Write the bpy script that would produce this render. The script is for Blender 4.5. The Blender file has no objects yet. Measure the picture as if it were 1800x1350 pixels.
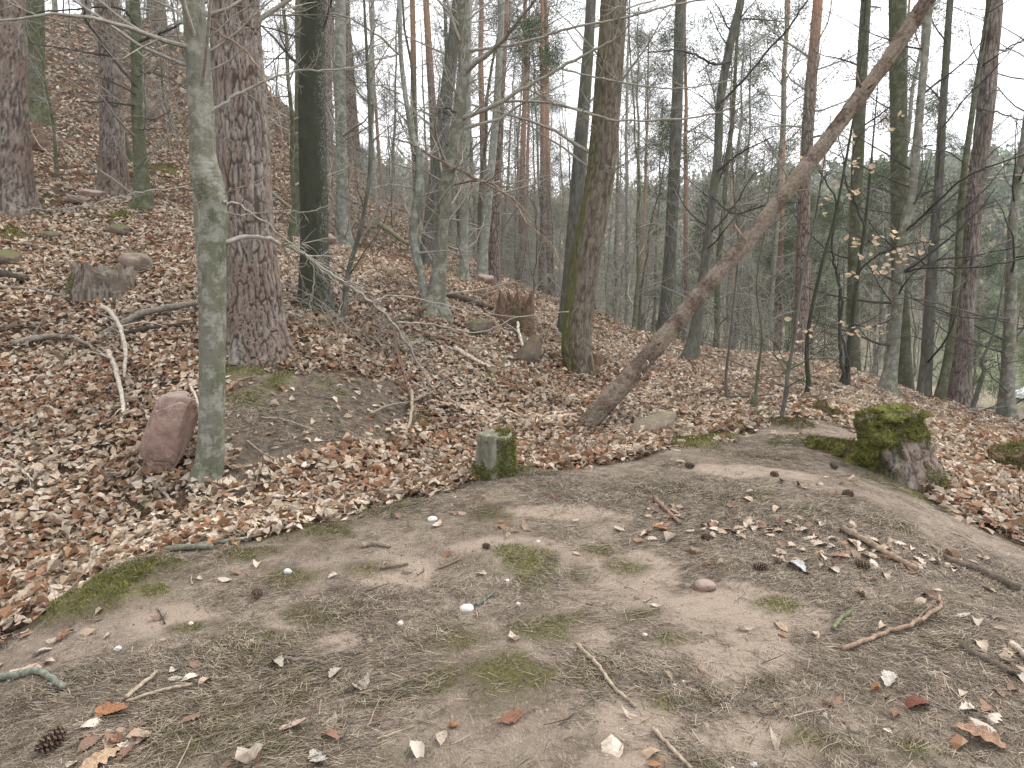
import bpy, math, random
import numpy as np
from mathutils import Vector

# ------------------------------------------------------------------ camera, sky, sun, exposure
scene = bpy.context.scene
COL = scene.collection
R = math.radians
PITCH, FPX, CAMZ = R(8.0), 1248.0, 1.5
cam_data = bpy.data.cameras.new("camera"); cam = bpy.data.objects.new("camera", cam_data); COL.objects.link(cam)
cam_data.sensor_width = 36.0; cam_data.lens = 36.0 * FPX / 1800.0
cam_data.clip_start = 0.05; cam_data.clip_end = 5000
cam.location = (0, 0, CAMZ); cam.rotation_euler = (R(90) - PITCH, 0, 0)
scene.camera = cam

SUN_EL, SUN_AZ = 50.0, 55.0          # degrees; azimuth measured from +Y (view direction) towards +X
world = bpy.data.worlds.new("World"); scene.world = world; world.use_nodes = True
wn = world.node_tree; wn.nodes.clear()
w_out = wn.nodes.new("ShaderNodeOutputWorld"); w_bg = wn.nodes.new("ShaderNodeBackground")
w_sky = wn.nodes.new("ShaderNodeTexSky"); w_sky.sky_type = 'NISHITA'; w_sky.sun_disc = False
w_sky.sun_elevation = R(SUN_EL); w_sky.sun_rotation = R(SUN_AZ); w_sky.air_density = 1.0; w_sky.dust_density = 4.0
w_mix = wn.nodes.new("ShaderNodeMix"); w_mix.data_type = 'RGBA'
w_mix.inputs[0].default_value = 0.9                                  # closed cloud deck over the clear sky
w_mix.inputs[7].default_value = (11.6, 11.7, 12.1, 1)
wn.links.new(w_sky.outputs[0], w_mix.inputs[6]); wn.links.new(w_mix.outputs[2], w_bg.inputs[0])
w_bg.inputs[1].default_value = 0.1
wn.links.new(w_bg.outputs[0], w_out.inputs[0])

sun_data = bpy.data.lights.new("sun", 'SUN'); sun = bpy.data.objects.new("sun", sun_data); COL.objects.link(sun)
sun_data.energy = 1.4; sun_data.angle = R(18); sun_data.color = (1.0, 0.96, 0.9)
sun.rotation_euler = (R(90 - SUN_EL), 0, R(180 - SUN_AZ))
sun.location = (20, 30, 60)
scene.view_settings.view_transform = 'Standard'; scene.view_settings.look = 'None'
scene.view_settings.exposure = 1.15; scene.view_settings.gamma = 1.0; scene.view_settings.use_curve_mapping = False
scene.cycles.max_bounces = 3; scene.cycles.diffuse_bounces = 1; scene.cycles.glossy_bounces = 2
scene.cycles.transmission_bounces = 2; scene.cycles.volume_bounces = 1; scene.cycles.transparent_max_bounces = 4
scene.cycles.use_denoising = True; scene.cycles.denoiser = 'OPENIMAGEDENOISE'; scene.cycles.denoising_prefilter = 'NONE'; scene.cycles.use_adaptive_sampling = True; scene.cycles.adaptive_threshold = 0.02

# ------------------------------------------------------------------ maths helpers
rng = np.random.default_rng(11)
def ray(u, v):
    """direction of the sight line through a photo pixel, scaled so that y = 1"""
    x = (u - 900.0) / FPX; y = (675.0 - v) / FPX
    c, s = math.cos(PITCH), math.sin(PITCH)
    d = np.array([x, c + y * s, -s + y * c]); return d / d[1]
def at(u, v, Y):
    return np.array([0, 0, CAMZ]) + ray(u, v) * Y
def px(w, Y):                         # a length of w photo pixels at depth Y
    return w * Y / FPX
_perm = np.random.default_rng(3).permutation(4096); _val = np.random.default_rng(4).random(4096)
def _h(i, j, k):
    return _val[_perm[(_perm[(_perm[i & 4095] + j) & 4095] + k) & 4095]]
def noise3(p):
    p = np.asarray(p, float); i = np.floor(p).astype(np.int64); f = p - i; f = f * f * (3 - 2 * f)
    x, y, z = i[..., 0], i[..., 1], i[..., 2]; a, b, c = f[..., 0], f[..., 1], f[..., 2]
    r = 0
    for dx in (0, 1):
        for dy in (0, 1):
            for dz in (0, 1):
                w = (a if dx else 1 - a) * (b if dy else 1 - b) * (c if dz else 1 - c)
                r = r + w * _h(x + dx, y + dy, z + dz)
    return r * 2 - 1
def fbm(p, o=4):
    r = 0; a = 1.0; p = np.asarray(p, float)
    for k in range(o):
        r = r + a * noise3(p + 17.3 * k); p = p * 2.03; a *= 0.5
    return r
def noise2(x, y, s, seed=0, o=3):
    return fbm(np.stack([x * s, y * s, np.full_like(x, seed * 7.77)], -1), o)
def sstep(a, b, x):
    t = np.clip((x - a) / (b - a), 0, 1); return t * t * (3 - 2 * t)
def voro(u, v, per, seed=0):
    """plates: F1, F2-F1 and a random id on a sheet that wraps in u"""
    iu, iv = np.floor(u).astype(np.int64), np.floor(v).astype(np.int64)
    f1 = np.full(u.shape, 9.0); f2 = f1.copy(); idd = np.zeros(u.shape)
    for du in (-1, 0, 1):
        for dv in (-1, 0, 1):
            cu, cv = iu + du, iv + dv; w = np.mod(cu, per)
            jx = _h(w, cv + 900, np.full_like(w, seed)); jy = _h(w, cv + 900, np.full_like(w, seed + 50))
            d = np.hypot(cu + jx - u, cv + jy - v); rid = _h(w, cv + 900, np.full_like(w, seed + 99))
            m = d < f1; f2 = np.where(m, f1, np.minimum(f2, d)); idd = np.where(m, rid, idd); f1 = np.where(m, d, f1)
    return f1, f2 - f1, idd

# ------------------------------------------------------------------ mesh helpers
class MB:
    """collects vertices, triangles, quads and a colour per vertex"""
    def __init__(s): s.v = []; s.f3 = []; s.f4 = []; s.c = []; s.n = 0
    def add(s, v, f3=None, f4=None, c=None):
        v = np.asarray(v, np.float32).reshape(-1, 3)
        if f3 is not None and len(f3): s.f3.append(np.asarray(f3, np.int64).reshape(-1, 3) + s.n)
        if f4 is not None and len(f4): s.f4.append(np.asarray(f4, np.int64).reshape(-1, 4) + s.n)
        if c is None: c = np.zeros((len(v), 3))
        c = np.asarray(c, np.float32)
        if c.ndim == 1: c = np.tile(c, (len(v), 1))
        if c.shape[1] == 3: c = np.concatenate([c, np.ones((len(c), 1), np.float32)], 1)
        s.c.append(c); s.v.append(v); s.n += len(v)
    def mesh(s, name, mat, smooth=True):
        me = bpy.data.meshes.new(name)
        v = np.concatenate(s.v) if s.v else np.zeros((0, 3), np.float32)
        f3 = np.concatenate(s.f3) if s.f3 else np.zeros((0, 3), np.int64)
        f4 = np.concatenate(s.f4) if s.f4 else np.zeros((0, 4), np.int64)
        me.vertices.add(len(v)); me.vertices.foreach_set("co", v.ravel())
        idx = np.concatenate([f3.ravel(), f4.ravel()]).astype(np.int32)
        me.loops.add(len(idx)); me.loops.foreach_set("vertex_index", idx)
        st = np.concatenate([np.arange(len(f3)) * 3, len(f3) * 3 + np.arange(len(f4)) * 4]).astype(np.int32)
        me.polygons.add(len(st)); me.polygons.foreach_set("loop_start", st)
        me.polygons.foreach_set("use_smooth", np.full(len(st), smooth, bool))
        c = np.concatenate(s.c); a = me.color_attributes.new("Col", 'FLOAT_COLOR', 'POINT')
        a.data.foreach_set("color", c.astype(np.float32).ravel())
        me.update(calc_edges=True)
        if mat: me.materials.append(mat)
        return me
    def build(s, name, mat, parent=None, smooth=True, loc=None):
        o = bpy.data.objects.new(name, s.mesh(name, mat, smooth)); COL.objects.link(o)
        if parent is not None: o.parent = parent
        if loc is not None: o.location = loc
        return o
def tag(o, label=None, cat=None, group=None, kind=None):
    if label: o["label"] = label
    if cat: o["category"] = cat
    if group: o["group"] = group
    if kind: o["kind"] = kind
    return o
def empty(name, loc, label=None, cat=None, group=None):
    o = bpy.data.objects.new(name, None); COL.objects.link(o); o.location = loc; o.empty_display_size = 0.2
    return tag(o, label, cat, group)
def copy_tree(o, parent=None):
    c = o.copy(); COL.objects.link(c); c.parent = parent
    for ch in o.children: copy_tree(ch, c)
    return c
def norm(a): return a / (np.linalg.norm(a, axis=-1, keepdims=True) + 1e-9)
def tubes(mb, P, Rr, k, col=None, cap=False):
    """many tubes at once. P (N,n,3) centre lines, Rr (N,n) radii, k sides"""
    P = np.asarray(P, float); Rr = np.asarray(Rr, float); N, n, _ = P.shape
    T = np.empty_like(P); T[:, 1:-1] = P[:, 2:] - P[:, :-2]; T[:, 0] = P[:, 1] - P[:, 0]; T[:, -1] = P[:, -1] - P[:, -2]
    T = norm(T); ref = np.tile(np.array([0.31, 0.17, 0.93]), (N, 1)); m = np.abs((norm(P[:, -1] - P[:, 0]) * norm(ref)).sum(-1)) > .75
    ref[m] = (0.93, 0.2, -0.1)
    A = norm(np.cross(T, ref[:, None, :])); B = np.cross(T, A)
    th = np.arange(k) * 2 * math.pi / k
    V = P[:, :, None, :] + Rr[:, :, None, None] * (np.cos(th)[None, None, :, None] * A[:, :, None, :] + np.sin(th)[None, None, :, None] * B[:, :, None, :])
    base = (np.arange(N) * n * k)[:, None, None]; i = np.arange(n - 1)[None, :, None]; j = np.arange(k)[None, None, :]; j2 = (j + 1) % k
    q = np.stack([base + i * k + j, base + i * k + j2, base + (i + 1) * k + j2, base + (i + 1) * k + j], -1).reshape(-1, 4)
    c = None
    if col is not None:
        c = np.asarray(col, float)
        c = np.repeat(np.broadcast_to(c, (N, 3)), n * k, 0)
    f3 = None
    V = V.reshape(-1, 3)
    if cap:
        cs = P[:, [0, -1]].reshape(-1, 3); nb = len(V)
        V = np.concatenate([V, cs]); f = []
        for a in range(N):
            for e, row in ((0, 0), (1, n - 1)):
                ci = nb + a * 2 + e; b0 = a * n * k + row * k
                for jj in range(k): f.append((ci, b0 + (jj + 1) % k, b0 + jj) if e == 0 else (ci, b0 + jj, b0 + (jj + 1) % k))
        f3 = f
        if c is not None: c = np.concatenate([c, np.repeat(np.broadcast_to(np.asarray(col, float), (N, 3)), 2, 0)])
    mb.add(V, f3, q, c)
def spline(P, n):
    """Catmull-Rom through the rows of P, resampled to n rows"""
    P = np.asarray(P, float)
    if len(P) == 2: return P[0] + (P[1] - P[0]) * np.linspace(0, 1, n)[:, None]
    Q = np.concatenate([[2 * P[0] - P[1]], P, [2 * P[-1] - P[-2]]]); s = np.linspace(0, len(P) - 1 - 1e-9, n); i = s.astype(int); t = (s - i)[:, None]
    a, b, c, d = Q[i], Q[i + 1], Q[i + 2], Q[i + 3]
    return .5 * (2 * b + (c - a) * t + (2 * a - 5 * b + 4 * c - d) * t ** 2 + (3 * b - a - 3 * c + d) * t ** 3)

# ------------------------------------------------------------------ terrain
CTRL = [  # (u, v, Y) read off the photograph
    (900, 1350, 2.05), (300, 1350, 2.05), (1500, 1350, 2.05), (0, 1350, 2.1), (1800, 1330, 2.15), (900, 1100, 2.95), (1300, 1100, 2.93), (600, 1100, 2.97),
    (100, 1085, 3.25), (300, 985, 3.72), (450, 955, 3.9), (600, 905, 4.22), (850, 842, 4.72), (1000, 826, 4.9), (1200, 788, 5.55), (1380, 765, 6.1),
    (1300, 900, 4.1), (1550, 900, 4.15), (1000, 950, 3.75), (1640, 865, 5.1), (1800, 900, 5.0), (1800, 1100, 3.0), (1700, 1000, 3.75), (1500, 780, 6.0),
    (1300, 700, 8.0), (1300, 655, 10.5), (1300, 622, 13.0), (1230, 634, 12.5), (1420, 628, 13.4), (1500, 655, 12.8), (1560, 692, 11.5), (1700, 722, 12.0),
    (1800, 750, 12.0), (1800, 805, 7.6), (1620, 740, 8.6), (1450, 700, 8.8),
    (0, 1030, 3.95), (100, 960, 4.55), (250, 910, 4.75), (400, 898, 4.85), (600, 868, 5.25), (750, 815, 6.1), (1030, 752, 7.2), (1150, 775, 6.4), (900, 790, 6.6), (950, 715, 7.9),
    (1050, 690, 9.0), (1120, 660, 10.2), (1080, 620, 13.0), (1090, 582, 18.0), (1060, 560, 22.0), (1170, 600, 16.0),
    (368, 845, 5.2), (280, 822, 5.35), (450, 625, 7.5), (400, 760, 5.9), (560, 700, 6.7), (600, 800, 5.75), (700, 700, 7.4), (700, 600, 8.9), (760, 548, 10.0), (640, 660, 7.6),
    (900, 600, 10.2), (900, 530, 13.0), (1000, 650, 10.0), (555, 545, 9.2), (610, 437, 15.0), (850, 497, 17.0), (980, 545, 19.5), (450, 540, 8.8),
    (200, 500, 9.2), (50, 600, 7.7), (50, 700, 6.6), (100, 800, 5.6), (250, 700, 6.5), (300, 600, 7.6), (20, 375, 11.5), (200, 347, 13.4), (250, 368, 12.4), (350, 400, 12.0),
    (100, 200, 18.0), (60, 215, 16.5), (100, 60, 25.0), (300, 200, 20.0), (450, 300, 17.5), (300, 60, 31.0), (525, 420, 13.5), (50, 450, 9.8), (350, 480, 9.6),
]
def softplus(x, k=1.0): return np.logaddexp(0, x * k) / k
def far_height(x, y):
    L = 42 * np.tanh(.5 * softplus(-x - 1.5, .4) / 42)
    D = -12.5 * (1 - np.exp(-(softplus(x - 3, .5) + .22 * softplus(y - 24, .2)) / 24))
    s = .6 * x + .8 * y
    H = 58 * np.tanh(.34 * softplus(s - 135, .05) / 58)
    return L + D + H + .6
def _ctrl():
    P = [at(*c) for c in CTRL]
    P += [np.array(p) for p in ((0, 0, 0), (0, -2, -.15), (-1.2, .3, -.1), (1.5, 0, -.03), (-2.6, 0, -.75), (-3.2, 2.2, -.5), (3.4, 0, -.3), (4.6, 2.2, -.45), (7, 4, -1.2), (-5, -2, -.3), (-6, 2, .6), (4, -3, -.6),
                            (-8, 5, 2.0), (11, 9, -2.2), (12, 15, -3.2), (8.5, 20, -2.6), (3, 24, -.7), (17, 22, -6.0), (-12, 9, 4.0), (6, 16, -1.0))]
    for a in np.linspace(-80, 80, 15):
        for rr in (42, 55):
            x, y = rr * math.sin(R(a)), rr * math.cos(R(a)); P.append(np.array([x, y, float(far_height(np.float64(x), np.float64(y)))]))
    return np.array(P)
_C = _ctrl(); _n = len(_C)
def _phi(r2): return np.where(r2 > 1e-12, .5 * r2 * np.log(r2 + 1e-12), 0)
_K = _phi(((_C[:, None, :2] - _C[None, :, :2]) ** 2).sum(-1)) + np.eye(_n) * .02
_A = np.zeros((_n + 3, _n + 3)); _A[:_n, :_n] = _K; _A[:_n, _n] = 1; _A[:_n, _n + 1:] = _C[:, :2]; _A[_n, :_n] = 1; _A[_n + 1:, :_n] = _C[:, :2].T
_W = np.linalg.solve(_A, np.concatenate([_C[:, 2], np.zeros(3)]))
def height(x, y, fine=True):
    x = np.asarray(x, float); y = np.asarray(y, float); sh = x.shape; x = x.ravel(); y = y.ravel()
    out = far_height(x, y); r = np.hypot(x, y); w = 1 - sstep(34, 52, r); m = w > 0
    if m.any():
        xm, ym = x[m], y[m]; z = _W[_n] + _W[_n + 1] * xm + _W[_n + 2] * ym
        for a in range(0, len(xm), 20000):
            b = slice(a, a + 20000)
            z[b] += _phi((xm[b, None] - _C[None, :, 0]) ** 2 + (ym[b, None] - _C[None, :, 1]) ** 2) @ _W[:_n]
        out[m] = w[m] * z + (1 - w[m]) * out[m]
    if fine:
        out = out + (.035 * noise2(x, y, 1.1, 1, 2) + .014 * noise2(x, y, 2.6, 2, 1)) * sstep(.5, 3, r) + .25 * noise2(x, y, .12, 5, 2) * sstep(16, 40, r)
    return out.reshape(sh)
_tt = np.concatenate([np.linspace(1.5, 14, 900), np.linspace(14.02, 60, 700), np.linspace(60.2, 500, 500)])
def ground_hit(u, v):
    d = ray(u, v); p = np.array([0, 0, CAMZ]) + d[None] * _tt[:, None]
    g = height(p[:, 0], p[:, 1]); k = np.argmax(p[:, 2] < g)
    if p[k, 2] >= g[k]: k = len(_tt) - 1
    t = _tt[k]
    if k > 0:
        a, b = p[k - 1, 2] - g[k - 1], p[k, 2] - g[k]; t = _tt[k - 1] + (_tt[k] - _tt[k - 1]) * a / (a - b + 1e-9)
    q = np.array([0, 0, CAMZ]) + d * t
    return np.array([q[0], q[1], float(height(q[0:1], q[1:2])[0])])
def gnormal(x, y, e=.06):
    n = np.stack([-(height(x + e, y) - height(x - e, y)) / (2 * e), -(height(x, y + e) - height(x, y - e)) / (2 * e), np.ones_like(x)], -1)
    return norm(n)
def sdist(poly, x, y):
    """signed distance to a polygon, negative inside"""
    d = np.full(x.shape, 1e9); ins = np.zeros(x.shape, bool); n = len(poly)
    for i in range(n):
        a, b = poly[i], poly[(i + 1) % n]; e = b - a; t = np.clip(((x - a[0]) * e[0] + (y - a[1]) * e[1]) / (e @ e + 1e-9), 0, 1)
        d = np.minimum(d, np.hypot(x - a[0] - t * e[0], y - a[1] - t * e[1]))
        c = ((a[1] > y) != (b[1] > y)) & (x < (b[0] - a[0]) * (y - a[1]) / (b[1] - a[1] + 1e-12) + a[0]); ins ^= c
    return np.where(ins, -d, d)
def gpoly(pts, extra=()): return np.array([ground_hit(*p)[:2] for p in pts] + [np.array(e, float) for e in extra])
MOUND = np.array([at(*p)[:2] for p in ((0, 1120, 3.12), (110, 1080, 3.3), (190, 1020, 3.55), (300, 975, 3.8), (450, 950, 3.95), (600, 903, 4.25), (740, 876, 4.45), (850, 845, 4.74), (1000, 828, 4.95),
               (1100, 812, 5.15), (1200, 786, 5.6), (1300, 768, 6.0), (1380, 740, 6.9), (1460, 735, 7.0), (1530, 790, 5.9), (1600, 850, 5.0), (1680, 890, 4.7), (1800, 950, 4.3))]
               + [np.array(e, float) for e in ((4.2, 3.2), (3.2, 1), (2.5, -2), (-1.6, -2), (-1.9, 1))])
BANK = gpoly([(392, 645), (500, 652), (600, 655), (690, 672), (735, 735), (700, 770), (640, 785), (560, 808), (480, 822), (430, 860), (395, 850), (388, 760)])
BANK2 = gpoly([(640, 670), (700, 660), (760, 730), (770, 770), (700, 760), (650, 740)])
CREST = gpoly([(1250, 640), (1330, 618), (1420, 630), (1480, 665), (1480, 700), (1400, 740), (1260, 735), (1230, 700), (1330, 680)])
SLIDE = gpoly([(790, 590), (850, 585), (900, 625), (930, 660), (860, 640)])
def soil_mask(x, y):
    n = .10 * noise2(x, y, 3.0, 9, 3)
    m = 1 - sstep(-.10, .10, sdist(MOUND, x, y) + n)
    m = np.maximum(m, .95 * (1 - sstep(-.15, .12, sdist(BANK, x, y) + n)))
    m = np.maximum(m, .5 * (1 - sstep(-.1, .1, sdist(BANK2, x, y) + n)))
    m = np.maximum(m, .7 * (1 - sstep(-.4, .25, sdist(CREST, x, y) + 3 * n)))
    m = np.maximum(m, .5 * (1 - sstep(-.3, .2, sdist(SLIDE, x, y) + 2 * n)))
    return m
# moss: centre pixel, half sizes in pixels, lift in metres, tone 0 = yellow green .. 1 = brown
MOSS = [(165, 1062, 70, 32, .08, .05), (255, 1008, 85, 24, .07, .3), (270, 1040, 35, 12, .03, .1), (560, 935, 75, 18, .03, .8), (440, 975, 60, 14, .02, .7), (690, 893, 60, 10, .02, .8),
        (940, 1000, 60, 36, .012, .15), (890, 970, 40, 12, .006, .25), (1050, 966, 28, 12, .01, .3), (1010, 1010, 25, 14, .008, .2), (1370, 1066, 38, 16, .012, .1), (1620, 1080, 45, 18, .012, .15), (1665, 1128, 60, 16, .012, .2),
        (1610, 1320, 45, 26, .03, .0), (1170, 1232, 38, 18, .012, .2), (1255, 1225, 30, 18, .01, .5), (1240, 1340, 30, 10, .01, .3), (440, 1150, 120, 55, .012, .6), (370, 1260, 120, 65, .014, .55), (470, 1300, 110, 40, .01, .6), (520, 1200, 70, 40, .008, .65),
        (560, 1080, 90, 22, .006, .85), (900, 1190, 90, 50, .008, .4), (960, 1105, 90, 32, .006, .4), (800, 1120, 80, 25, .005, .6), (1040, 1180, 50, 30, .006, .4), (760, 1200, 60, 30, .006, .6), (1100, 1000, 40, 14, .006, .5), (1300, 870, 60, 12, .006, .8), (1450, 900, 60, 12, .006, .5), (1350, 800, 60, 8, .008, .7), (1560, 920, 60, 14, .006, .5), (650, 1000, 50, 16, .005, .7), (500, 1020, 60, 20, .006, .7), (120, 1200, 60, 25, .005, .7), (1180, 1120, 30, 14, .006, .5), (1440, 1300, 60, 24, .006, .6), (1340, 1200, 40, 16, .005, .6), (680, 1225, 60, 22, .006, .6), (860, 900, 40, 14, .008, .9), (1160, 860, 60, 12, .01, .9),
        (1215, 783, 45, 9, .05, .05), (1265, 772, 35, 7, .035, .1), (900, 832, 70, 7, .03, .1), (1420, 780, 70, 9, .035, .1), (1385, 748, 38, 8, .05, .95), (1340, 730, 18, 6, .03, .0),
        (430, 650, 45, 18, .03, .1), (490, 672, 22, 22, .04, .05), (440, 700, 35, 18, .03, .15), (570, 672, 14, 10, .03, .0), (600, 692, 14, 8, .03, .0), (745, 742, 20, 14, .03, .15), (735, 600, 20, 8, .03, .2), (540, 605, 18, 8, .02, .2),
        (210, 386, 20, 9, .10, .1), (85, 352, 16, 7, .06, .15), (60, 382, 25, 8, .05, .2), (10, 415, 18, 14, .10, .1), (50, 421, 18, 6, .06, .1), (85, 212, 14, 14, .15, .2), (290, 300, 25, 9, .1, .2), (45, 210, 10, 12, .15, .2),
        (1410, 672, 16, 8, .03, .5), (1380, 640, 25, 5, .03, .3), (1070, 572, 16, 7, .10, .8), (1650, 752, 30, 6, .02, .8), (1190, 1090, 0, 0, 0, 0), (1580, 855, 55, 14, .01, .3), (1120, 1080, 28, 9, .006, .6), (330, 1105, 30, 12, .008, .7)]
MOSS = [m for m in MOSS if m[2] > 0]
def _mossinfo():
    out = []
    for u, v, ru, rv, lift, tone in MOSS:
        c = ground_hit(u, v); a = ground_hit(u + ru, v); b = ground_hit(u, v + rv); Y = c[1]
        out.append((c[0], c[1], max(.04, px(ru, Y)), min(max(.04, abs(c[1] - b[1])), px(ru, Y) * 2.2), lift, tone))
    return out
MINFO = _mossinfo()
# patches of clean sand on the mound (u, v, half sizes in pixels)
SAND = []
for u, v, ru, rv in ((1130, 1000, 130, 40), (1260, 1060, 150, 45), (1180, 1140, 150, 60), (1330, 1150, 110, 60), (1130, 1270, 90, 55), (1330, 1290, 130, 55), (700, 1010, 110, 28), (860, 960, 100, 18), (1300, 830, 120, 14), (300, 1090, 80, 26), (1010, 900, 120, 16), (600, 1130, 50, 20), (1090, 1340, 80, 30)):
    c = ground_hit(u, v); b = ground_hit(u, v + rv); SAND.append((c[0], c[1], px(ru, c[1]), abs(c[1] - b[1])))
def sand_mask(x, y):
    m = np.zeros(x.shape); n = .55 * noise2(x, y, 3.5, 23, 4)
    for cx, cy, rx, ry in SAND: m = np.maximum(m, 1 - sstep(.55, 1.15, np.hypot((x - cx) / rx, (y - cy) / ry) + n))
    return m
def moss_mask(x, y):
    m = np.zeros(x.shape); lift = np.zeros(x.shape); tone = np.zeros(x.shape); n = .35 * noise2(x, y, 9., 21, 3)
    for cx, cy, rx, ry, lf, tn in MINFO:
        k = (np.abs(x - cx) < rx * 1.8) & (np.abs(y - cy) < ry * 1.8)
        if not k.any(): continue
        d = np.hypot((x[k] - cx) / rx, (y[k] - cy) / ry) + n[k]; w = 1 - sstep(.65, 1.15, d)
        tone[k] = np.where(w > m[k], tn, tone[k]); lift[k] = np.maximum(lift[k], lf * w * (1.1 - .4 * np.clip(d, 0, 1))); m[k] = np.maximum(m[k], w)
    return m, lift, tone

# ------------------------------------------------------------------ materials
class NT:
    def __init__(s, name):
        s.m = bpy.data.materials.new(name); s.m.use_nodes = True; s.t = s.m.node_tree; s.t.nodes.clear()
        s.out = s.t.nodes.new("ShaderNodeOutputMaterial"); s.b = s.t.nodes.new("ShaderNodeBsdfPrincipled"); s.t.links.new(s.b.outputs[0], s.out.inputs[0])
        s.b.inputs["Roughness"].default_value = .9; s.b.inputs["Specular IOR Level"].default_value = .2
    def n(s, ty, **kw):
        x = s.t.nodes.new(ty)
        for k, v in kw.items(): setattr(x, k, v)
        return x
    def lk(s, a, b): s.t.links.new(a, b)
    def put(s, sock, v):
        if isinstance(v, bpy.types.NodeSocket): s.lk(v, sock)
        elif isinstance(v, (tuple, list)) and len(v) == 3 and sock.type == 'RGBA': sock.default_value = (*v, 1)
        else: sock.default_value = v
    def coord(s, scale=(1, 1, 1), kind="Object"):
        c = s.n("ShaderNodeTexCoord"); m = s.n("ShaderNodeMapping"); s.lk(c.outputs[kind], m.inputs[0]); m.inputs[3].default_value = scale; return m.outputs[0]
    def noise(s, vec, scale, detail=4, rough=.55, dist=0.0):
        x = s.n("ShaderNodeTexNoise"); s.lk(vec, x.inputs["Vector"]); x.inputs["Scale"].default_value = scale; x.inputs["Detail"].default_value = detail
        x.inputs["Roughness"].default_value = rough; x.inputs["Distortion"].default_value = dist; return x.outputs[0]
    def voro(s, vec, scale, feature='F1', out=0):
        x = s.n("ShaderNodeTexVoronoi", feature=feature); s.lk(vec, x.inputs["Vector"]); x.inputs["Scale"].default_value = scale; return x.outputs[out]
    def ramp(s, f, a, b):
        x = s.n("ShaderNodeMapRange", interpolation_type='SMOOTHSTEP'); s.put(x.inputs[0], f); x.inputs[1].default_value = a; x.inputs[2].default_value = b; return x.outputs[0]
    def mix(s, f, a, b):
        x = s.n("ShaderNodeMix", data_type='RGBA'); s.put(x.inputs[0], f); s.put(x.inputs[6], a); s.put(x.inputs[7], b); return x.outputs[2]
    def math(s, op, a, b=0.0):
        x = s.n("ShaderNodeMath", operation=op); s.put(x.inputs[0], a); s.put(x.inputs[1], b); return x.outputs[0]
    def sep(s, v):
        x = s.n("ShaderNodeSeparateXYZ"); s.lk(v, x.inputs[0]); return x.outputs
    def attr(s):
        x = s.n("ShaderNodeAttribute", attribute_name="Col"); return x.outputs["Color"], list(s.sep(x.outputs["Vector"])) + [x.outputs["Alpha"]]
    def normal(s): return s.sep(s.n("ShaderNodeNewGeometry").outputs["Normal"])
    def pos(s): return s.sep(s.n("ShaderNodeNewGeometry").outputs["Position"])
    def rnd(s): return s.n("ShaderNodeObjectInfo").outputs["Random"]
    def bump(s, h, dist, strength=1.0):
        x = s.n("ShaderNodeBump"); x.inputs["Distance"].default_value = dist; x.inputs["Strength"].default_value = strength; s.lk(h, x.inputs["Height"]); s.lk(x.outputs[0], s.b.inputs["Normal"])
    def col(s, c): s.put(s.b.inputs["Base Color"], c); return s.m

def m_ground():
    t = NT("ground_soil_and_litter"); c = t.coord(); _, a = t.attr()
    n1 = t.noise(c, 2.2, 5, .6); n2 = t.noise(c, 14, 5, .65); n3 = t.noise(c, 70, 4, .7)
    soil = t.mix(t.ramp(n1, .36, .60), (.17, .13, .098), (.32, .255, .20))
    soil = t.mix(t.math('MULTIPLY', t.ramp(n2, .48, .68), .7), soil, (.10, .08, .058))
    soil = t.mix(t.math('MULTIPLY', t.ramp(n3, .45, .75), .55), soil, (.38, .315, .24))
    n4 = t.noise(c, 190, 3, .75); n5 = t.noise(t.coord((1, .35, 1)), 120, 3, .7)
    soil = t.mix(t.math('MULTIPLY', t.ramp(t.noise(c, 4.5, 5, .7), .46, .62), .38), soil, (.135, .115, .06))
    soil = t.mix(t.math('MULTIPLY', t.ramp(n4, .52, .62), .6), soil, (.075, .058, .042)); soil = t.mix(t.math('MULTIPLY', t.ramp(n5, .58, .66), .6), soil, (.40, .345, .27))
    soil = t.mix(t.math('MULTIPLY', a[3], t.ramp(n2, .25, .5)), soil, t.mix(n3, (.29, .228, .175), (.40, .318, .25)))
    soil = t.mix(t.math('MULTIPLY', a[2], t.math('SUBTRACT', 1.0, a[1])), soil, t.mix(t.ramp(n2, .35, .65), (.06, .047, .035), (.17, .135, .10)))
    ln = t.noise(c, 26, 4, .7); lit = t.mix(t.ramp(ln, .35, .65), (.035, .024, .016), (.12, .078, .048))  # litter floor: colour darkened to deepen the shade in gaps between leaves
    lit = t.mix(t.math('MULTIPLY', t.ramp(t.noise(c, 55, 3, .7), .54, .68), .6), lit, (.34, .25, .17))
    col = t.mix(a[0], lit, soil)
    ms = t.mix(t.ramp(t.noise(c, 30, 3), .3, .7), (.06, .06, .016), (.13, .13, .028)); mb = t.mix(n3, (.05, .04, .018), (.09, .072, .026))
    col = t.mix(t.math('MULTIPLY', a[1], t.ramp(n3, .25, .6)), col, t.mix(a[2], ms, mb))
    # meadow on the valley floor and the wooded floor of the far slope
    p = t.pos(); far = t.math('MULTIPLY', t.ramp(p[1], 55, 75), t.ramp(p[0], 8, 24))
    fl = t.mix(t.ramp(t.noise(c, .035, 3), .42, .58), (.11, .125, .055), (.22, .18, .12))
    hill = t.ramp(p[2], -8, 3); fl = t.mix(hill, fl, (.14, .125, .075))
    col = t.mix(far, col, fl)
    h = t.math('ADD', t.math('ADD', t.math('MULTIPLY', n2, .6), t.math('MULTIPLY', n3, .35)), t.math('MULTIPLY', n4, .14)); t.bump(h, .06, 1.0)
    t.b.inputs["Roughness"].default_value = .95
    return t.col(col)
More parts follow.
